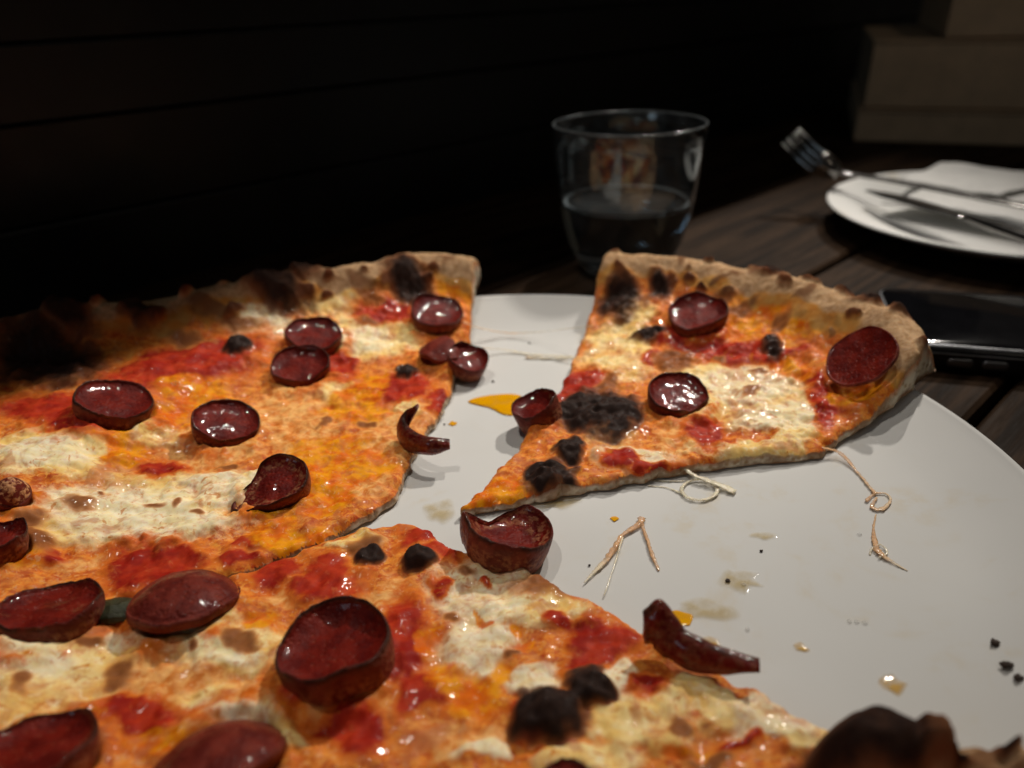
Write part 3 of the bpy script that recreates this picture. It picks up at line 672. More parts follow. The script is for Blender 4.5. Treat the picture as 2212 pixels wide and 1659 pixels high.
    for cx, cy, rx, ry, hh in bubbles:
        q = ((x * 1000 - cx) / rx) ** 2 + ((y * 1000 - cy) / ry) ** 2 + 0.25 * n8
        top += hh / 1000 * np.clip(1 - q, 0, 1) ** 0.75; crf = np.maximum(crf, 1 - sst(0.7, 1.3, q)); flour = np.maximum(flour, 1 - sst(0.9, 1.4, q))
    top += blist * crf
    soft = 1 - crf
    top += soft * (0.0011 * n8 + 0.00006 * n3 + 0.0010 * sst(0.10, 0.85, masks['C'] + 0.3 * n8 + 0.15 * n3) + 0.0006 * sst(0.3, 0.8, masks['W'] + 0.3 * n8) + 0.0010 * masks['R'] * (0.8 + 0.45 * n20) - 0.0004 * masks['O'])
    top += 0.0024 * masks['K'] * (0.6 + 0.9 * crf) + masks['K'] * soft * (0.0002 * n3 + 0.0014 * n8) + 0.0003 * masks['B']
    top += crf * ((0.0006 + 0.0014 * masks['K']) * n8 + 0.00010 * n3) + 0.00003 * n15
    e = 1 - np.clip(dcut / 0.0024, 0, 1)
    top -= (0.0016 + 0.0006 * n3) * e * e
    bot = pbase(x, y) + 0.0030 * (1 - sst(0, 0.009, dcrust)) * 0.8 - 0.0002
    top = np.maximum(top, bot + 0.0008)
    # directed boundary edges
    E = np.vstack([Q[:, [0, 1]], Q[:, [1, 2]], Q[:, [2, 3]], Q[:, [3, 0]]])
    key = np.minimum(E[:, 0], E[:, 1]).astype(np.int64) * n + np.maximum(E[:, 0], E[:, 1])
    _, inv, cnt = np.unique(key, return_inverse=True, return_counts=True)
    E = E[cnt[inv] == 1]
    bv = np.unique(E); rmap = -np.ones(n, int); rmap[bv] = np.arange(len(bv)); nb = len(bv)
    # outward normals on the boundary
    nrm = np.zeros((n, 2)); dxy = np.c_[x[E[:, 1]] - x[E[:, 0]], y[E[:, 1]] - y[E[:, 0]]]
    o = np.c_[dxy[:, 1], -dxy[:, 0]]
    for k in (0, 1): np.add.at(nrm, E[:, k], o)
    nrm /= np.linalg.norm(nrm, axis=1)[:, None] + 1e-12
    V = [np.c_[x, y, top], np.c_[x, y, bot]]
    rings = []
    off = 2 * n
    L = []
    fr = (0.0, 0.12, 0.4, 0.7, 0.9)
    for q, t in enumerate(fr):
        if q == 0: rings.append(bv); L.append(np.zeros(nb)); continue
        xx, yy = x[bv], y[bv]
        h = top[bv] * (1 - t) + bot[bv] * t
        k = 0.0005 * fbm(xx * 3 + h * 2, yy * 3 + h * 31, 0.008, 2, seed + 8) + 0.0004 * math.sin(math.pi * t)
        V.append(np.c_[xx + nrm[bv, 0] * k, yy + nrm[bv, 1] * k, h]); rings.append(off + np.arange(nb)); off += nb
    rings.append(n + bv)
    F = [Q, Q[:, ::-1] + n]
    a, b = rmap[E[:, 0]], rmap[E[:, 1]]
    for r0, r1 in zip(rings[:-1], rings[1:]): F.append(np.c_[r0[b], r0[a], r1[a], r1[b]])
    V = np.vstack(V); F = np.vstack(F)
    tot = len(V)
    ma, mb, mc = np.zeros((tot, 4)), np.zeros((tot, 4)), np.zeros((tot, 4))
    ma[:n] = np.c_[masks['C'], masks['W'], masks['R'], masks['P']]
    mb[:n] = np.c_[masks['O'], masks['B'], masks['K'], crf]
    mc[:n, 0] = flour
    iscut = (dcut[bv] < 0.0012).astype(float)
    for q in range(1, len(fr)):
        s0 = 2 * n + (q - 1) * nb
        mb[s0:s0 + nb, 3] = 1 - iscut; mc[s0:s0 + nb, 0] = 1; mc[s0:s0 + nb, 1] = iscut * (0.35 if q == 1 else 1.0); mc[s0:s0 + nb, 2] = iscut * np.maximum(float(q == len(fr) - 1), 0.75 * (1 - crf[bv]))
        if q == 1:
            ma[s0:s0 + nb] = ma[bv]; mb[s0:s0 + nb, :3] = mb[bv, :3]
    mc[n:2 * n, 0] = 1; mb[n:2 * n, 3] = 1; mc[n:2 * n, 2] = 0.5
    root = empty(name, (float(x.mean()), float(y.mean()), float(bot.min())))
    tag(root, label, 'pizza')
    V -= np.array(root.location)[None]
    isc = mb[:, 3].copy(); isc[2 * n:] = 1; isc[n:2 * n] = 1
    fm = isc[F].mean(1) >= 0.5
    for nm_, sel in (('crust', fm), ('cheese_and_sauce', ~fm)):
        ids, inv_ = np.unique(F[sel], return_inverse=True)
        mesh_obj(nm_, V[ids], inv_.reshape(-1, 4), M_PIZZA, root, attrs={'mask_a': ma[ids], 'mask_b': mb[ids], 'mask_c': mc[ids]})
    return root

CUT_L = [(-226, 98), (-170, 121), (-132, 137.5), (-113, 147), (-104, 151), (-82, 160), (-69, 167), (-58, 174), (-46, 186), (-38.5, 197), (-36, 218), (-30, 243), (-26, 261), (-23, 290), (-19, 308), (-18, 340), (-15, 368)]
CRUST_L = [(-15, 368), (-47, 374), (-83, 355), (-121, 341), (-152, 326), (-193, 311), (-222, 300), (-243, 270), (-254, 225), (-252, 170), (-240, 120), (-226, 98)]
CUT_R = [(159, 246), (148, 239), (138, 232), (121, 223), (109, 216), (104, 211.5), (77, 208), (60, 205), (36, 200), (12, 193.5), (-10, 187.5), (-17, 186.5), (-16, 189), (-11, 196), (-3, 211), (6, 230), (15, 249), (21, 264), (30, 298), (38, 324), (47, 350), (50, 363)]
CRUST_R = [(50, 362), (84, 359), (114, 340), (138, 314), (155, 287), (162, 263), (159, 246)]
CUT_B = [(136, 60), (122, 70), (106, 81), (90, 90), (75, 97.5), (62, 106), (52, 116), (41, 123.5), (30, 134), (21, 142.5), (10, 151), (-2, 160), (-18, 166.5), (-27, 175), (-34, 180), (-42, 178), (-55, 174), (-72, 162.5), (-82, 156.5), (-104, 148), (-113, 143.5), (-132, 134), (-170, 117), (-226, 93)]
CRUST_B = [(-226, 93), (-210, 60), (-165, 25), (-110, -2), (-50, -18), (10, -18), (60, -4), (98, 16), (122, 36), (136, 60)]
PEPXY = {k: [(c[0] / 1000, c[1] / 1000, R / 1000) for pc, kd, c, nr, R in PEPPERONI if pc == k] for k in 'LRB'}
pz_L = pizza_piece('pizza_portion', 'pepperoni pizza quarter with its far rim lost in the dark by the partition', CUT_L, CRUST_L, PATCHES['L'], 1, peps=PEPXY['L'], domes=((-116, 290, 5.0, 5.5, 2.2), (-44, 278, 4.0, 4.6, 1.6)))
pz_R = pizza_piece('pizza_slice', 'single pepperoni pizza slice pulled away, its rim hanging over the plate edge beside the phone', CUT_R, CRUST_R, PATCHES['R'], 2, thick=0.0045, crust_h=0.0128, peps=PEPXY['R'], domes=((33, 238, 14, 15, 3.0), (19, 214, 5, 6, 1.2), (10, 200, 7, 7, 1.4)))
pz_B = pizza_piece('pizza_portion', 'large uncut pepperoni pizza portion with a big black blister and a blackened rim corner', CUT_B, CRUST_B, PATCHES['B'] + [('K', 67, 91, 11, 0, 0, 9), ('B', 80, 82, 7, 0, 0, 6), ('B', 104, 72, 7, 0, 0, 8)], 3, step=0.0007, crust_in=0.045, crust_h=0.016, bubbles=((67, 90, 12, 11, 17), (82, 84, 11, 11, 11), (98, 79, 14, 12, 16), (115, 69, 13, 12, 13)), peps=PEPXY['B'], domes=((5.9, 109, 8, 7.5, 4.5), (15.2, 115.5, 5, 4.5, 3.2), (-28, 162, 5.0, 4.2, 2.6), (-42, 164, 3.6, 3.4, 1.6)))
PIECE = {'L': pz_L, 'R': pz_R, 'B': pz_B}

def child(name, V, F, mat, root, **k):
    V = np.array(V) - np.array(root.location)[None]
    return mesh_obj(name, V, F, mat, root, **k)

# ------------------------------------------------------------------ pepperoni
CAMR = np.array([math.cos(rad(2)), -math.sin(rad(28)) * math.sin(rad(2)), 0.0])
def pepperoni_mesh(kind, c, nrm, R, seed):
    rs_ = np.random.RandomState(seed)
    c = np.array(c) / 1000.0; R = R / 1000.0 * 0.94
    z = np.array(nrm, float); z /= np.linalg.norm(z)
    xax = np.array([1.0, 0, 0]); xax -= z * (xax @ z); xax /= np.linalg.norm(xax); yax = np.cross(z, xax)
    na = 56
    th = np.linspace(0, 2 * np.pi, na, endpoint=False)
    def ring_noise(amp, freqs=(2, 3, 4, 5, 7)):
        r = 0
        for f in freqs: r = r + math.sin(1.0) * 0 + rs_.uniform(-1, 1) / f * np.cos(f * th + rs_.uniform(0, 6.28))
        return amp * r
    rv = 1 + ring_noise(0.08); hv = ring_noise(0.0021) + 0.00025 * rs_.uniform(-1, 1, na)
    def sector(a0, w):
        d = np.abs((th - rad(a0) + np.pi) % (2 * np.pi) - np.pi)
        return np.clip(1 - d / rad(w), 0, 1) ** 0.7 * (d < rad(w))
    depth, t, p = 0.0028, 0.0048, 4.2
    if kind == 'deep': depth, t, p = 0.0044, 0.0085, 3.6
    if kind == 'flat': depth, t, p = 0.0008, 0.0020, 2.0; hv = hv * 0.4
    if kind in ('dome', 'cov'): depth, t, p = -0.0055, 0.0020, 2.0; hv = hv * 0.5
    if kind == 'flap': depth, t, p = -0.003, 0.0018, 2.0
    if kind == 'open': depth, t, p = 0.0065, 0.0040, 3.0
    if kind == 'tall': depth, t, p = 0.0035, 0.0085, 4.0
    push = np.zeros(na); drop = np.zeros(na)
    if kind == 'fold': drop = sector(285, 60) * 0.004; push = -sector(285, 60) * 0.35
    if kind == 'lip': push = sector(212, 34) * 0.5 - sector(165, 36) * 0.18; drop = sector(212, 40) * 0.0035 + sector(165, 40) * 0.003
    if kind == 'open': push = -sector(125, 55) * 0.30 + sector(170, 25) * 0.16; drop = sector(125, 60) * 0.006 - sector(175, 30) * 0.003
    if kind == 'flap': push = -sector(20, 70) * 0.4
    rr = [0.0, 0.2, 0.4, 0.56, 0.68, 0.77, 0.84, 0.89, 0.925]
    V, A = [], []
    def add(rho, zz, ch, inn, crm=0.0, k=1.0):
        r_ = rho * R * (1 + (rv - 1) * min(1, rho) + push * min(1, rho) ** 2)
        zz = zz + (hv - drop) * min(1, rho) ** 3 * k
        zz = zz + 0.00028 * fbm(r_ * np.cos(th) + c[0], r_ * np.sin(th) + c[1], 0.004, 2, seed) * k
        pts = c + np.outer(r_ * np.cos(th), xax) + np.outer(r_ * np.sin(th), yax) + np.outer(zz, z)
        V.append(pts); A.append(np.c_[np.full(na, ch), np.full(na, inn), np.full(na, crm), np.ones(na)])
    for r in rr:
        add(max(r, 0.004), np.full(na, -depth * (1 - r ** p) + (0.0006 * (1 - min(1, r / 0.6) ** 2) if depth > 0.002 else 0)), 0.0 if r < 0.9 else (r - 0.9) * 7, 1.0 if kind not in ('dome', 'cov', 'flap') else 0.6, 1.0 if kind == 'cov' else (0.25 if kind in ('open', 'lip') and r > .6 else 0.0))
    rimc = 0.12 if kind in ('dome', 'flat', 'cov', 'flap') else 0.85
    add(0.945, np.full(na, 0.00005), rimc, 0.6); add(0.955, np.full(na, 0.0002), rimc, 0.6); add(0.98, np.full(na, 0.0002), rimc, 0.3); add(1.0, np.full(na, -0.0004), rimc * 0.8, 0.0)
    dn = [(1.0, 0.22, 0.1), (0.985, 0.45, 0.0), (0.95, 0.7, 0.0), (0.89, 0.93, 0.0), (0.7, 1.0, 0.0), (0.3, 1.0, 0.0), (0.004, 1.0, 0.0)]
    for rho, q, ch in dn:
        if depth > 0: zz = -(depth + t) * q
        else: zz = -t + (-depth) * (1 - rho ** 2) * (1 if rho < 1 else 0) - 0.0003
        add(rho, np.full(na, zz), ch, 0.0, 0.35 if q > 0.4 and depth > 0 else 0.0, 1.0)
    m = len(V); V = np.vstack(V); A = np.vstack(A)
    F = []
    for i in range(m - 1):
        for k in range(na):
            k2 = (k + 1) % na
            F.append((i*na + k2, i*na + k, (i+1)*na + k, (i+1)*na + k2))
    F = [tuple(reversed(q)) for q in F]
    return V, F, A

PLAB = {'fold': 'pepperoni cup with one side folded in', 'lip': 'pepperoni cup torn open into a long lip', 'dome': 'pepperoni lying domed side up', 'flat': 'flat pepperoni disc', 'cov': 'pepperoni half covered by cheese', 'flap': 'folded pepperoni piece', 'deep': 'deep pepperoni cup with charred edge'}
for i, (pc, kind, c, nrm, R) in enumerate(PEPPERONI):
    V, F, A = pepperoni_mesh(kind, c, nrm, R, 100 + i)
    if pc == 'X':
        root = empty('pepperoni', (c[0] / 1000, c[1] / 1000, 0.0092))
        tag(root, 'loose pepperoni cup lying on the plate against the tip of the large portion', 'pepperoni')
        child('meat_cup', V, F, M_PEP, root, attrs={'meat': A})
    else:
        o = child('pepperoni', V, F, M_PEP, PIECE[pc], attrs={'meat': A})
        if kind in PLAB: o['label'] = PLAB[kind]

def ribbon(path, height, thick, lean, seed, taper=(1, 1)):
    P = catmull(np.array(path) / 1000.0, 8); m = len(P)
    T = np.gradient(P, axis=0); T /= np.linalg.norm(T, axis=1)[:, None]
    V, A = [], []
    rs_ = np.random.RandomState(seed)
    s = np.linspace(0, 1, m)
    hh = height * np.interp(s, np.linspace(0, 1, len(taper)), taper) * (0.55 + 0.45 * np.sin(np.pi * np.clip(s * 0.9 + 0.05, 0, 1))) * (1 + 0.1 * fbm(s * 6, s * 0, 1.0, 3, seed))
    sec = [(-0.5, 0.0, 0.1), (-0.55, 0.3, 0.0), (-0.5, 0.65, 0.1), (-0.45, 0.9, 0.5), (-0.2, 1.0, 1.0), (0.2, 1.0, 1.0), (0.45, 0.9, 0.5), (0.5, 0.65, 0.1), (0.55, 0.3, 0.0), (0.5, 0.0, 0.1)]
    for i in range(m):
        sd = np.cross(T[i], (0, 0, 1)); sd /= np.linalg.norm(sd)
        up = np.array([0, 0, 1.0]) + sd * lean; up /= np.linalg.norm(up)
        for a, b, ch in sec:
            bow = 0.0012 * math.sin(math.pi * b)
            V.append(P[i] + sd * (a * thick + bow) + up * (b - 0.5) * hh[i]); A.append((ch * 0.8, 1.0 if a > 0 else 0.4, 0.1, 1))
    n = len(sec); F = []
    for i in range(m - 1):
        for k in range(n):
            k2 = (k + 1) % n
            F.append((i*n + k, i*n + k2, (i+1)*n + k2, (i+1)*n + k))
    F.append(tuple(range(n - 1, -1, -1))); F.append(tuple((m-1)*n + k for k in range(n)))
    return np.array(V), F, np.array(A)
for nm, path, pc, h, t, lean, lb in (('pepperoni', CURL_A, 'L', 0.0090, 0.0026, -0.1, 'thin pepperoni strip curled like a hook over the cut edge'),
                                 ('pepperoni', CURL_B, 'B', 0.0120, 0.0028, -0.35, 'twisted pepperoni strip along the cut edge')):
    V, F, A = ribbon(path, h, t, lean, 5, (0.9, 1.1, 0.85, 0.6, 0.65, 0.5, 0.15) if pc == 'B' else (0.45, 0.9, 1.0, 1.0, 0.85, 0.8, 0.5))
    o = child(nm, V, F, M_PEP, PIECE[pc], attrs={'meat': A}); o['label'] = lb

def lump(c, rx, ry, rz, seed, n=20, rough=0.18):
    V, F = [], []
    m = n // 2
    for i in range(m + 1):
        ph = math.pi * i / m
        for k in range(n):
            a = 2 * math.pi * k / n
            d = np.array([math.sin(ph) * math.cos(a), math.sin(ph) * math.sin(a), math.cos(ph)])
            q = 1 + rough * float(fbm(np.array([d[0] * 1.7 + seed]), np.array([d[1] * 1.7 + d[2] * 1.3]), 0.8, 2, seed)[0])
            V.append((c[0] + d[0] * rx * q, c[1] + d[1] * ry * q, c[2] + d[2] * rz * q))
    for i in range(m):
        for k in range(n):
            k2 = (k + 1) % n
            F.append((i*n + k, (i+1)*n + k, (i+1)*n + k2, i*n + k2))
    return np.array(V), F
for k, (c, rx, ry, rz, pc, nm, mt, lb) in enumerate((
        (BEAD[4], 6.5, 3.4, 1.8, 'B', 'basil_leaf', M_HERB, 'wilted dark basil leaf'),)):
    V, F = lump(np.array(c) / 1000.0 - np.array([0, 0, rz * 0.0005 + 0.0012]), rx * 0.0013, ry * 0.0013, rz * 0.0009, 20 + k, n=40, rough=0.09)
    o = child(nm, V, F, mt, PIECE[pc]); o['label'] = lb

# ------------------------------------------------------------------ cheese strands, oil and crumbs on the plate
def strand(root, path, w, z, stain, seed, closed=False, name='strand'):
    P = np.array(path) / 1000.0
    k = len(P)
    W = np.interp(np.linspace(0, 1, k), np.linspace(0, 1, len(w)), w) / 1000.0
    Z = np.interp(np.linspace(0, 1, k), np.linspace(0, 1, len(z)), z) / 1000.0 * 0.36
    P = P.copy(); P[:, 2] -= np.clip(P[:, 2] - 0.0092, 0, 0.0008)
    W = W * 0.62; V, F = sweep(P, W, Z, jitter=0.9, seed=seed, n=10)
    V = np.array(V)
    s = np.repeat(np.interp(np.linspace(0, 1, len(V) // 10), np.linspace(0, 1, len(stain)), stain), 10)
    return child(name, V, F, M_CHEESE, root, attrs={'stain': np.c_[s, s, s, np.ones(len(s))]})
def strand_thing(label, loc, items):
    root = empty('cheese_strand', (loc[0] / 1000, loc[1] / 1000, 0.0092))
    tag(root, label, 'cheese')
    for j, (path, w, z, st) in enumerate(items): strand(root, path, w, z, st, j)
RC, RX, RY = (np.array(q) for q in RINGC)
ring = [tuple(RC + (RX - RC) * math.cos(a) + (RY - RC) * math.sin(a)) for a in np.linspace(0.4, 0.4 + 2 * math.pi, 22)]
strand_thing('white stringy cheese ring curled on the plate below the single slice', RC, [
    (ring, [0.9, 0.7, 1.0, 0.8, 1.1], [0.8, 0.7, 0.9], [0.05, 0.0, 0.1]), (S3, [1.6, 1.1, 1.3, 2.0, 2.2], [0.6, 0.8, 0.7, 0.6], [0.1, 0.0, 0.0]),
    (S3b, [0.4, 0.3, 0.8], [0.25, 0.25, 0.6], [0.3, 0.1]), (S3c, [0.9, 0.4, 0.4], [0.3, 0.25, 0.3], [0.4, 0.2])])
strand_thing('orange-stained cheese strand forked like a wishbone on bare plate', S4[0], [
    (S4, [1.8, 1.6, 1.0, 1.5, 1.0, 0.3], [1.0, 1.0, 0.8, 1.0, 0.6, 0.3], [0.9, 0.8, 1.0, 0.4, 0.3]), (S4b, [0.9, 0.8, 0.9, 0.5], [0.6, 0.6, 0.5, 0.3], [0.8, 0.8, 0.9]), (S4c, [0.6, 0.4, 0.25], [0.5, 0.4, 0.25], [0.4, 0.2])])
strand_thing('long pinkish cheese strand ending in a knot by the plate rim', S5[3], [
    (S5, [1.0, 1.4, 0.7, 0.8, 1.0], [0.5, 0.7, 0.5, 0.6, 0.6], [0.7, 0.8, 0.6, 0.7]), (S5k, [0.9, 0.7, 0.5, 0.6, 1.2, 1.0, 0.6], [0.5, 0.4, 0.4], [1.0, 0.5, 0.6, 0.9])])
strand_thing('short orange cheese scrap with a looped tail on bare plate', S6[2], [
    (S6, [0.3, 0.6, 1.6, 1.2, 0.3], [0.25, 0.4, 0.8, 0.6, 0.2], [0.6, 0.9, 1.0, 0.6, 0.4]), (S6k, [0.5, 0.4, 0.5], [0.4, 0.4], [0.3, 0.2])])
strand_thing('thin cheese thread stretched between the two rims', S1[2], [(S1, [0.9, 0.8, 0.9, 0.35, 0.4], [0.4, 0.4, 0.4, 0.25, 0.3], [0.6, 0.5, 0.7, 0.3, 0.2])])
strand_thing('flat cheese ribbon bridging the gap beside the single slice', S2[1], [(S2, [0.6, 0.8, 1.0, 1.2], [0.35, 0.35, 0.35, 0.4], [0.5, 0.3, 0.3, 0.2]), (S2b, [1.4, 1.0, 1.1], [0.3, 0.3, 0.3], [0.5, 0.3, 0.2])])

def film(pts, name, label, mat, cat, h=0.0005, z0=0.00905, n=6, group=None, soft=False):
    P = catmull(np.array(pts)[:, :2] / 1000.0, n, closed=True)
    c = P.mean(0); V, F = [], []
    m = len(P); lev = [(1.0, 0.0), (0.85, 0.6), (0.65, 0.9), (0.4, 1.0)] if soft else [(1.0, 0.0), (0.97, 0.6), (0.85, 0.9), (0.5, 1.0)]
    for s, q in lev:
        for p in P: V.append((*(c + (p - c) * s), z0 + h * q))
    V.append((*c, z0 + h))
    for i in range(len(lev) - 1):
        for k in range(m):
            k2 = (k + 1) % m; F.append((i*m + k, i*m + k2, (i+1)*m + k2, (i+1)*m + k))
    b = (len(lev) - 1) * m
    for k in range(m): F.append((b + k, b + (k + 1) % m, len(V) - 1))
    o = mesh_obj(name, (np.array(V) - np.array([c[0], c[1], z0])).tolist(), F, mat, loc=(c[0], c[1], z0), attrs={'fade': np.repeat(np.concatenate([np.repeat(np.array([0.0, 0.35, 0.75, 1.0] if soft else [0.6, 0.9, 1.0, 1.0]), m), [1.0]])[:, None], 4, 1)})
    return tag(o, label, cat, group)
def blob(c, rx, ry, seed, n=11):
    r = np.random.RandomState(seed)
    return [(c[0] + rx * math.cos(a) * r.uniform(0.65, 1.25), c[1] + ry * math.sin(a) * r.uniform(0.65, 1.25)) for a in np.linspace(0, 2 * math.pi, n, endpoint=False)]
film(list(reversed(OIL[:6])), 'oil_puddle', 'bright yellow oil puddle in the gap beside the curled pepperoni band', M_OIL, 'oil')
for k, (c, rx, ry, lb) in enumerate(((OIL[6], 3.6, 3.2, 'yellow oil drop behind the twisted pepperoni strip'), (OIL[7], 2.8, 2.2, 'pale yellow oil drop beside the twisted pepperoni strip'),
                                     (OIL[8], 1.7, 1.7, 'small orange oil drop under the hook-shaped pepperoni strip'), (OIL[9], 2.2, 1.8, 'lone brownish oil drop on bare plate'),
                                     (OIL[10], 1.2, 1.2, 'tiny orange oil drop beside the wishbone cheese strand'), (OIL[11], 3.0, 3.6, 'oil drop beside the blackened rim corner'))):
    film(blob(c, rx, ry, 40 + k), 'oil_drop', lb, M_OIL if k in (0, 2, 4) else M_OIL2, 'oil', h=0.0002, soft=k not in (0, 2, 4))
for k, (c, rx, ry, lb) in enumerate(((SMEAR[0], 6, 8, 'thin yellow grease smear at the tips of the pieces'), (SMEAR[1], 8, 5, 'thin yellow grease smear behind the loose pepperoni'), (SMEAR[2], 6, 5, 'faint grease smear in the middle of bare plate'),
                                     (SMEAR[3], 9, 5, 'faint grease smear above the yellow oil drop'), (SMEAR[4], 4.5, 2.2, 'small greyish smear on bare plate'))):
    film(blob(c, rx, ry, 60 + k), 'grease_smear', lb, M_FILM, 'grease', h=0.00008, z0=0.00915, soft=True)
SPECK = ('dark burnt speck between the hooked pepperoni strip and the curled band', 'dark burnt speck on the far plate rim below the cheese thread', 'tiny dark speck beside the small orange oil drop', 'dark speck above the faint grease smear in mid plate', 'dark speck lying in the faint mid-plate grease smear', 'tiny dark speck beside the wishbone cheese strand')
for k, (c, r, lb, gp) in enumerate(((CRUMB[0], 1.2, 0, 1), (CRUMB[1], 1.4, 0, 1), (CRUMB[2], 1.2, 0, 1), (CRUMB[3], 0.6, 0, 2), (CRUMB[4], 0.5, 0, 2), (CRUMB[5], 0.4, 0, 2), (CRUMB[6], 0.5, 0, 2), (CRUMB[7], 0.7, 0, 2), (CRUMB[8], 0.4, 0, 2))):
    x, y = c[0] / 1000, c[1] / 1000
    zz = 0.0090 if k > 2 else (0.0102, 0.0109, 0.0113)[k]
    if k == 4: zz = 0.0092
    V, F = lump((0, 0, r * 0.0006), r / 1000, r * 0.0008, r * 0.0006, 80 + k, n=10, rough=0.5)
    o = mesh_obj('crumb', V, F, M_CRUMB, loc=(x, y, zz))
    tag(o, 'burnt crumb in the row of three near the plate rim' if gp == 1 else SPECK[k - 3], 'crumb', 'three burnt crumbs by the rim' if gp == 1 else 'dark specks scattered on the plate')

for k, (x, y) in enumerate(((84.5, 138.0), (86.3, 137.8), (88.2, 137.4), (57.9, 136.6), (101.5, 171.5), (61.5, 152.5))):  # small beads added where the plate shows lamp glints
    V, F = lump((0, 0, 0.0001), 0.0006 + 0.0001 * (k % 3), 0.0007, 0.00045, 120 + k, n=14, rough=0.05)
    tag(mesh_obj('glint_bead', V, F, M_GLINT_BEAD, attrs={'fade': np.ones((len(V), 4))}, loc=(x / 1000, y / 1000, 0.00915)), 'tiny bead added as a lamp glint on the bare white plate', 'glint_bead', 'beads added as lamp glints on the plate')

# ------------------------------------------------------------------ glass of water
GX, GY = 0.0715, 0.438
gp_o = [(0.0, 0.0), (0.018, 0.0), (0.0235, 0.0008), (0.0265, 0.003), (0.0302, 0.009), (0.0344, 0.019), (0.0377, 0.031), (0.0400, 0.044), (0.0416, 0.058), (0.0428, 0.072), (0.0434, 0.0825), (0.0433, 0.0838)]
gp_i = [(0.0425, 0.0840), (0.0420, 0.0832), (0.0412, 0.072), (0.0399, 0.058), (0.0382, 0.044), (0.0358, 0.031), (0.0323, 0.019), (0.0282, 0.0115), (0.0232, 0.0085), (0.012, 0.0076), (0.0, 0.0075)]
GS = 1.0
v, f = lathe([(r * GS, z * 1.03) for r, z in gp_o + gp_i], 128, closed=False)
glass = mesh_obj('water_glass', v, f, M_GLASS, loc=(GX, GY, 0.0003))
tag(glass, 'clear tumbler half full of water standing behind the pizza', 'glass')
wl = 0.0405
wp = [(0.0, 0.0074), (0.012, 0.0075), (0.0233, 0.0084), (0.0283, 0.0114), (0.03235, 0.0189), (0.03585, 0.0309), (0.0377, 0.0405), (0.0381, 0.0428), (0.0380, wl + 0.0026), (0.0374, wl + 0.0016), (0.0366, wl + 0.0006), (0.0352, wl), (0.0, wl)]
v, f = lathe([(r * GS, z * 1.03) for r, z in wp], 128, closed=False)
water = mesh_obj('water', v, f, M_WATER, loc=(GX, GY, 0.0003))
M_GLINT = mat_simple('pale_edge_highlight', (0.85, 0.92, 0.95), 0.15, var=0.05, scale=200, bump=0.0)
M_GLINT.node_tree.nodes['Principled BSDF'].inputs['Transmission Weight'].default_value = 0.72
def ring_mesh(R_, z_, a, b_, n=128, m=8):
    V = [((R_ + a * math.cos(2*math.pi*j/m)) * math.cos(2*math.pi*i/n), (R_ + a * math.cos(2*math.pi*j/m)) * math.sin(2*math.pi*i/n), z_ + b_ * math.sin(2*math.pi*j/m)) for i in range(n) for j in range(m)]
    F = [(i*m + j, ((i+1) % n)*m + j, ((i+1) % n)*m + (j+1) % m, i*m + (j+1) % m) for i in range(n) for j in range(m)]
    return V, F
v, f = ring_mesh(0.0362, wl * 1.03 + 0.0009, 0.0012, 0.0010); mesh_obj('waterline_highlight', v, f, M_GLINT, water)  # pale ring added as a painted highlight along the waterline
M_RIM_GLINT = M_GLINT.copy(); M_RIM_GLINT.name = 'pale_rim_highlight'; M_RIM_GLINT.node_tree.nodes['Principled BSDF'].inputs['Transmission Weight'].default_value = 0.90
v, f = ring_mesh(0.04295, 0.0840 * 1.03, 0.0006, 0.0004); mesh_obj('rim', v, f, M_RIM_GLINT, glass)  # pale ring added as a painted highlight on top of the glass edge
tag(water, 'clear water filling the lower half of the tumbler', 'water')

# ------------------------------------------------------------------ phone
PA = math.atan2(-0.28, 0.96)
pe, pn = Vector((0.96, -0.28, 0)), Vector((0.28, 0.96, 0))
corner = Vector((0.1700, 0.2935, 0))
pcen = corner + pe * 0.0745 + pn * 0.0363
phone = empty('phone', (pcen.x, pcen.y, 0.0), PA)
tag(phone, 'black phone in a dark case lying on the table under the slice rim', 'phone')
v, f = slab(round_rect(0.149, 0.0726, 0.011), 0.0004, 0.0118, 0.0022, 4)
mesh_obj('case', v, f, M_PHONE, phone)
v, f = slab(round_rect(0.1496, 0.0732, 0.0113), 0.0088, 0.0097, 0.0003, 2)
mesh_obj('side_rail', v, f, M_RAIL, phone)
v, f = slab(round_rect(0.1455, 0.0692, 0.0095), 0.0116, 0.0127, 0.0006, 2)
mesh_obj('frame_edge', v, f, M_RAIL, phone)
v, f = slab(round_rect(0.1435, 0.0672, 0.0085), 0.0122, 0.0131, 0.0003, 2)
mesh_obj('screen', v, f, M_SCREEN, phone)
def pill(w, h, d):
    return slab([(x, y) for x, y in round_rect(w, h, h * 0.48, 6)], 0, d, d * 0.45, 3)
for bx in (-0.0480, -0.0345):
    v, f = pill(0.0105, 0.0040, 0.0016)
    v = [(x + bx, -0.0363 + 0.0006 - z, 0.0056 + y) for x, y, z in v]
    mesh_obj('side_button', v, [tuple(q) for q in f], M_RAIL, phone)

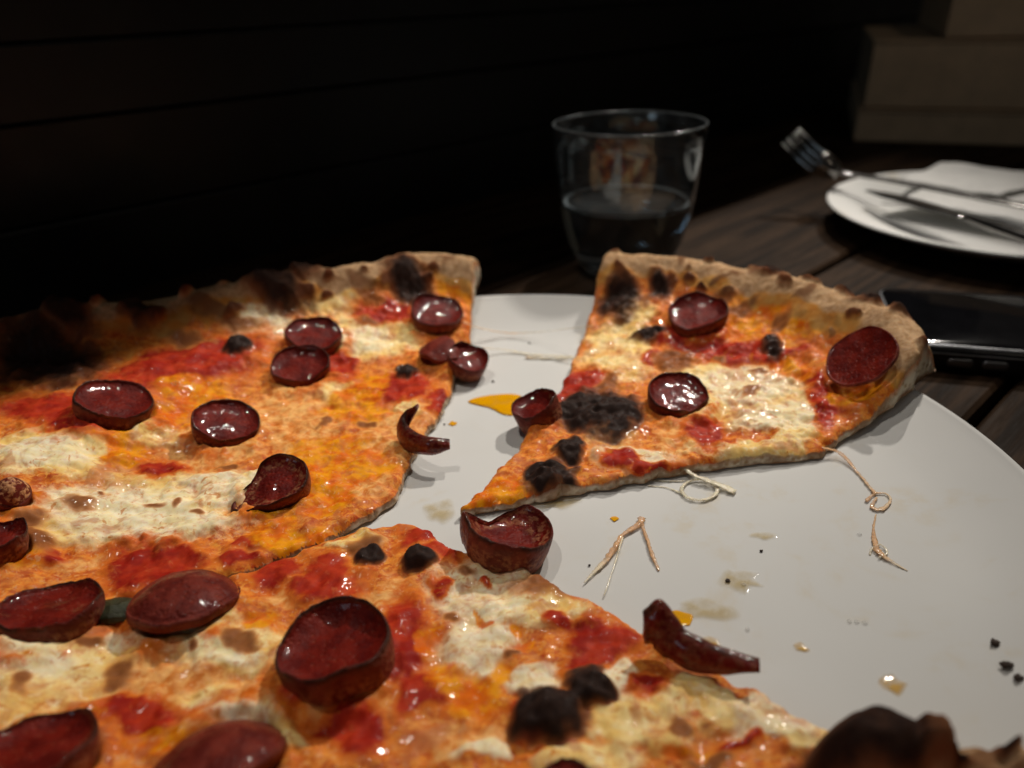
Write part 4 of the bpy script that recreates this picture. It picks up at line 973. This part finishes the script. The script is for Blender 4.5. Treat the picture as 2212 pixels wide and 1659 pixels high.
# ------------------------------------------------------------------ small plate, napkin, fork, knife
P2 = (0.331, 0.483)
prof2 = [(0.0, 0.0070), (0.06, 0.0072), (0.074, 0.0080), (0.082, 0.0110), (0.096, 0.0150), (0.106, 0.0176), (0.1095, 0.0184), (0.1105, 0.0178), (0.109, 0.0164), (0.094, 0.0118), (0.078, 0.0052), (0.066, 0.0028), (0.064, 0.0004), (0.060, 0.0004), (0.058, 0.0030), (0.0, 0.0034)]
v, f = lathe(prof2, 128, closed=False)
M_PLATE2 = mat_ceramic('white_side_plate_glaze', (0.80, 0.80, 0.78))
sp = mesh_obj('side_plate', v, f, M_PLATE2, loc=(P2[0], P2[1], 0.0))
tag(sp, 'small white side plate holding a napkin and cutlery beside the boxes', 'plate')

def sheet(corners, nu, nv, z, amp, seed, thick=0.0007):
    A, B, C, D = (np.array(c, float) / 1000 for c in corners)
    u, v = np.meshgrid(np.linspace(0, 1, nu), np.linspace(0, 1, nv))
    u, v = u.ravel(), v.ravel()
    p = (A[None] * ((1-u)*(1-v))[:, None] + B[None] * (u*(1-v))[:, None] + C[None] * (u*v)[:, None] + D[None] * ((1-u)*v)[:, None])
    h = z / 1000 + amp / 1000 * fbm(p[:, 0], p[:, 1], 0.05, 3, seed)
    n = len(u)
    V = np.vstack([np.c_[p, h + thick], np.c_[p, h]])
    F = []
    for j in range(nv - 1):
        for i in range(nu - 1):
            a = j*nu + i; q = (a, a+1, a+nu+1, a+nu); F.append(q); F.append(tuple(n + k for k in reversed(q)))
    bd = [(i) for i in range(nu)] + [j*nu + nu - 1 for j in range(1, nv)] + [(nv-1)*nu + i for i in range(nu-2, -1, -1)] + [j*nu for j in range(nv-2, 0, -1)]
    for a, b in zip(bd, bd[1:] + bd[:1]): F.append((b, a, n + a, n + b))
    return V, F
nap = empty('napkin', (P2[0], P2[1], 0.012))
tag(nap, 'white paper napkin folded on the small side plate', 'napkin')
V, F = sheet([(262, 512), (318, 442), (398, 500), (340, 560)], 40, 30, 16.0, 2.2, 3); child('lower_fold', V, F, M_NAP, nap)
V, F = sheet([(296, 556), (338, 504), (420, 540), (352, 606)], 40, 30, 21.0, 2.0, 9); child('upper_fold', V, F, M_NAP, nap)

fork = empty('fork', (0.25, 0.54, 0.03))
tag(fork, 'steel fork with raised tines sticking out past the side plate', 'fork')
fk = lambda L: [tuple(c / 1000 for c in q) for q in L]
V, F = sweep(fk([(330, 437, 27), (300, 482, 27.5), (270, 524, 28.5), (251, 545, 29), (243, 549, 30.5)]), [0.0055, 0.0045, 0.003, 0.0030, 0.0075], [0.0014, 0.0014, 0.0015, 0.0014, 0.0011], nseg=12)
child('handle', V, F, M_STEEL, fork)
V, F = sweep(fk([(244.5, 548.3, 30.2), (239, 552.5, 32), (233.5, 557, 34.5)]), [0.0065, 0.0085, 0.0090], [0.0050, 0.0085, 0.0100], nseg=14)
child('head', V, F, M_STEEL, fork)
sd = np.array([0.72, 0.09, 0.66])
for k in (-1.5, -0.5, 0.5, 1.5):
    base_pts = np.array([(234.5, 556.2, 34.0), (228, 562, 39), (221.5, 569, 45), (216, 578, 51)])
    pts = base_pts + sd[None] * k * 5.0 + np.array([[0, 0, 0]] * 4)
    V, F = sweep(fk(pts.tolist()), [0.0021, 0.0020, 0.0018, 0.0011], [0.0021, 0.0020, 0.0017, 0.0010], nseg=8)
    child('tine', V, F, M_STEEL, fork)
knife = empty('knife', (0.27, 0.46, 0.024))
tag(knife, 'steel table knife lying across the side plate and napkin', 'knife')
V, F = sweep(fk([(296, 362, 24.5), (290, 390, 25), (283, 420, 25), (279, 438, 24.8)]), [0.0055, 0.0065, 0.0055, 0.0038], [0.0028, 0.0030, 0.0028, 0.0020], nseg=12); child('handle', V, F, M_STEEL, knife)
V, F = sweep(fk([(279.3, 437, 24.8), (272, 466, 24.3), (262, 500, 23.5), (254, 519, 23)]), [0.0045, 0.0082, 0.0086, 0.0025], [0.0012, 0.0008, 0.0007, 0.0005], nseg=12); child('blade', V, F, M_STEEL, knife)

# ------------------------------------------------------------------ stacked cardboard boxes
BA = math.atan2(-0.366, 0.93)
bt, bn = Vector((0.93, -0.366, 0)), Vector((0.366, 0.93, 0))
for z0, z1, off, dep, lb in ((0.0005, 0.0335, -0.002, 0.0, 'bottom brown cardboard box of the stack standing on the table'), (0.0350, 0.0990, 0.0020, 0.001, 'middle brown cardboard box of the stack, resting on the bottom one'), (0.1005, 0.1640, 0.064, 0.003, 'top brown cardboard box of the stack, set back to one side')):
    p = Vector((0.377, 0.817, 0)) + bt * off + bn * dep
    r = empty('cardboard_box', (p.x, p.y, z0), BA)
    tag(r, lb, 'box', None)
    v, f = box_mesh(0, 0.31, 0, 0.27, 0, (z1 - z0) - 0.003, 0.0012); mesh_obj('tray', v, f, M_CARD, r, smooth=False)
    v, f = box_mesh(-0.0015, 0.3115, -0.002, 0.272, (z1 - z0) - 0.0027, (z1 - z0), 0.0010); mesh_obj('lid', v, f, M_CARD, r, smooth=False)
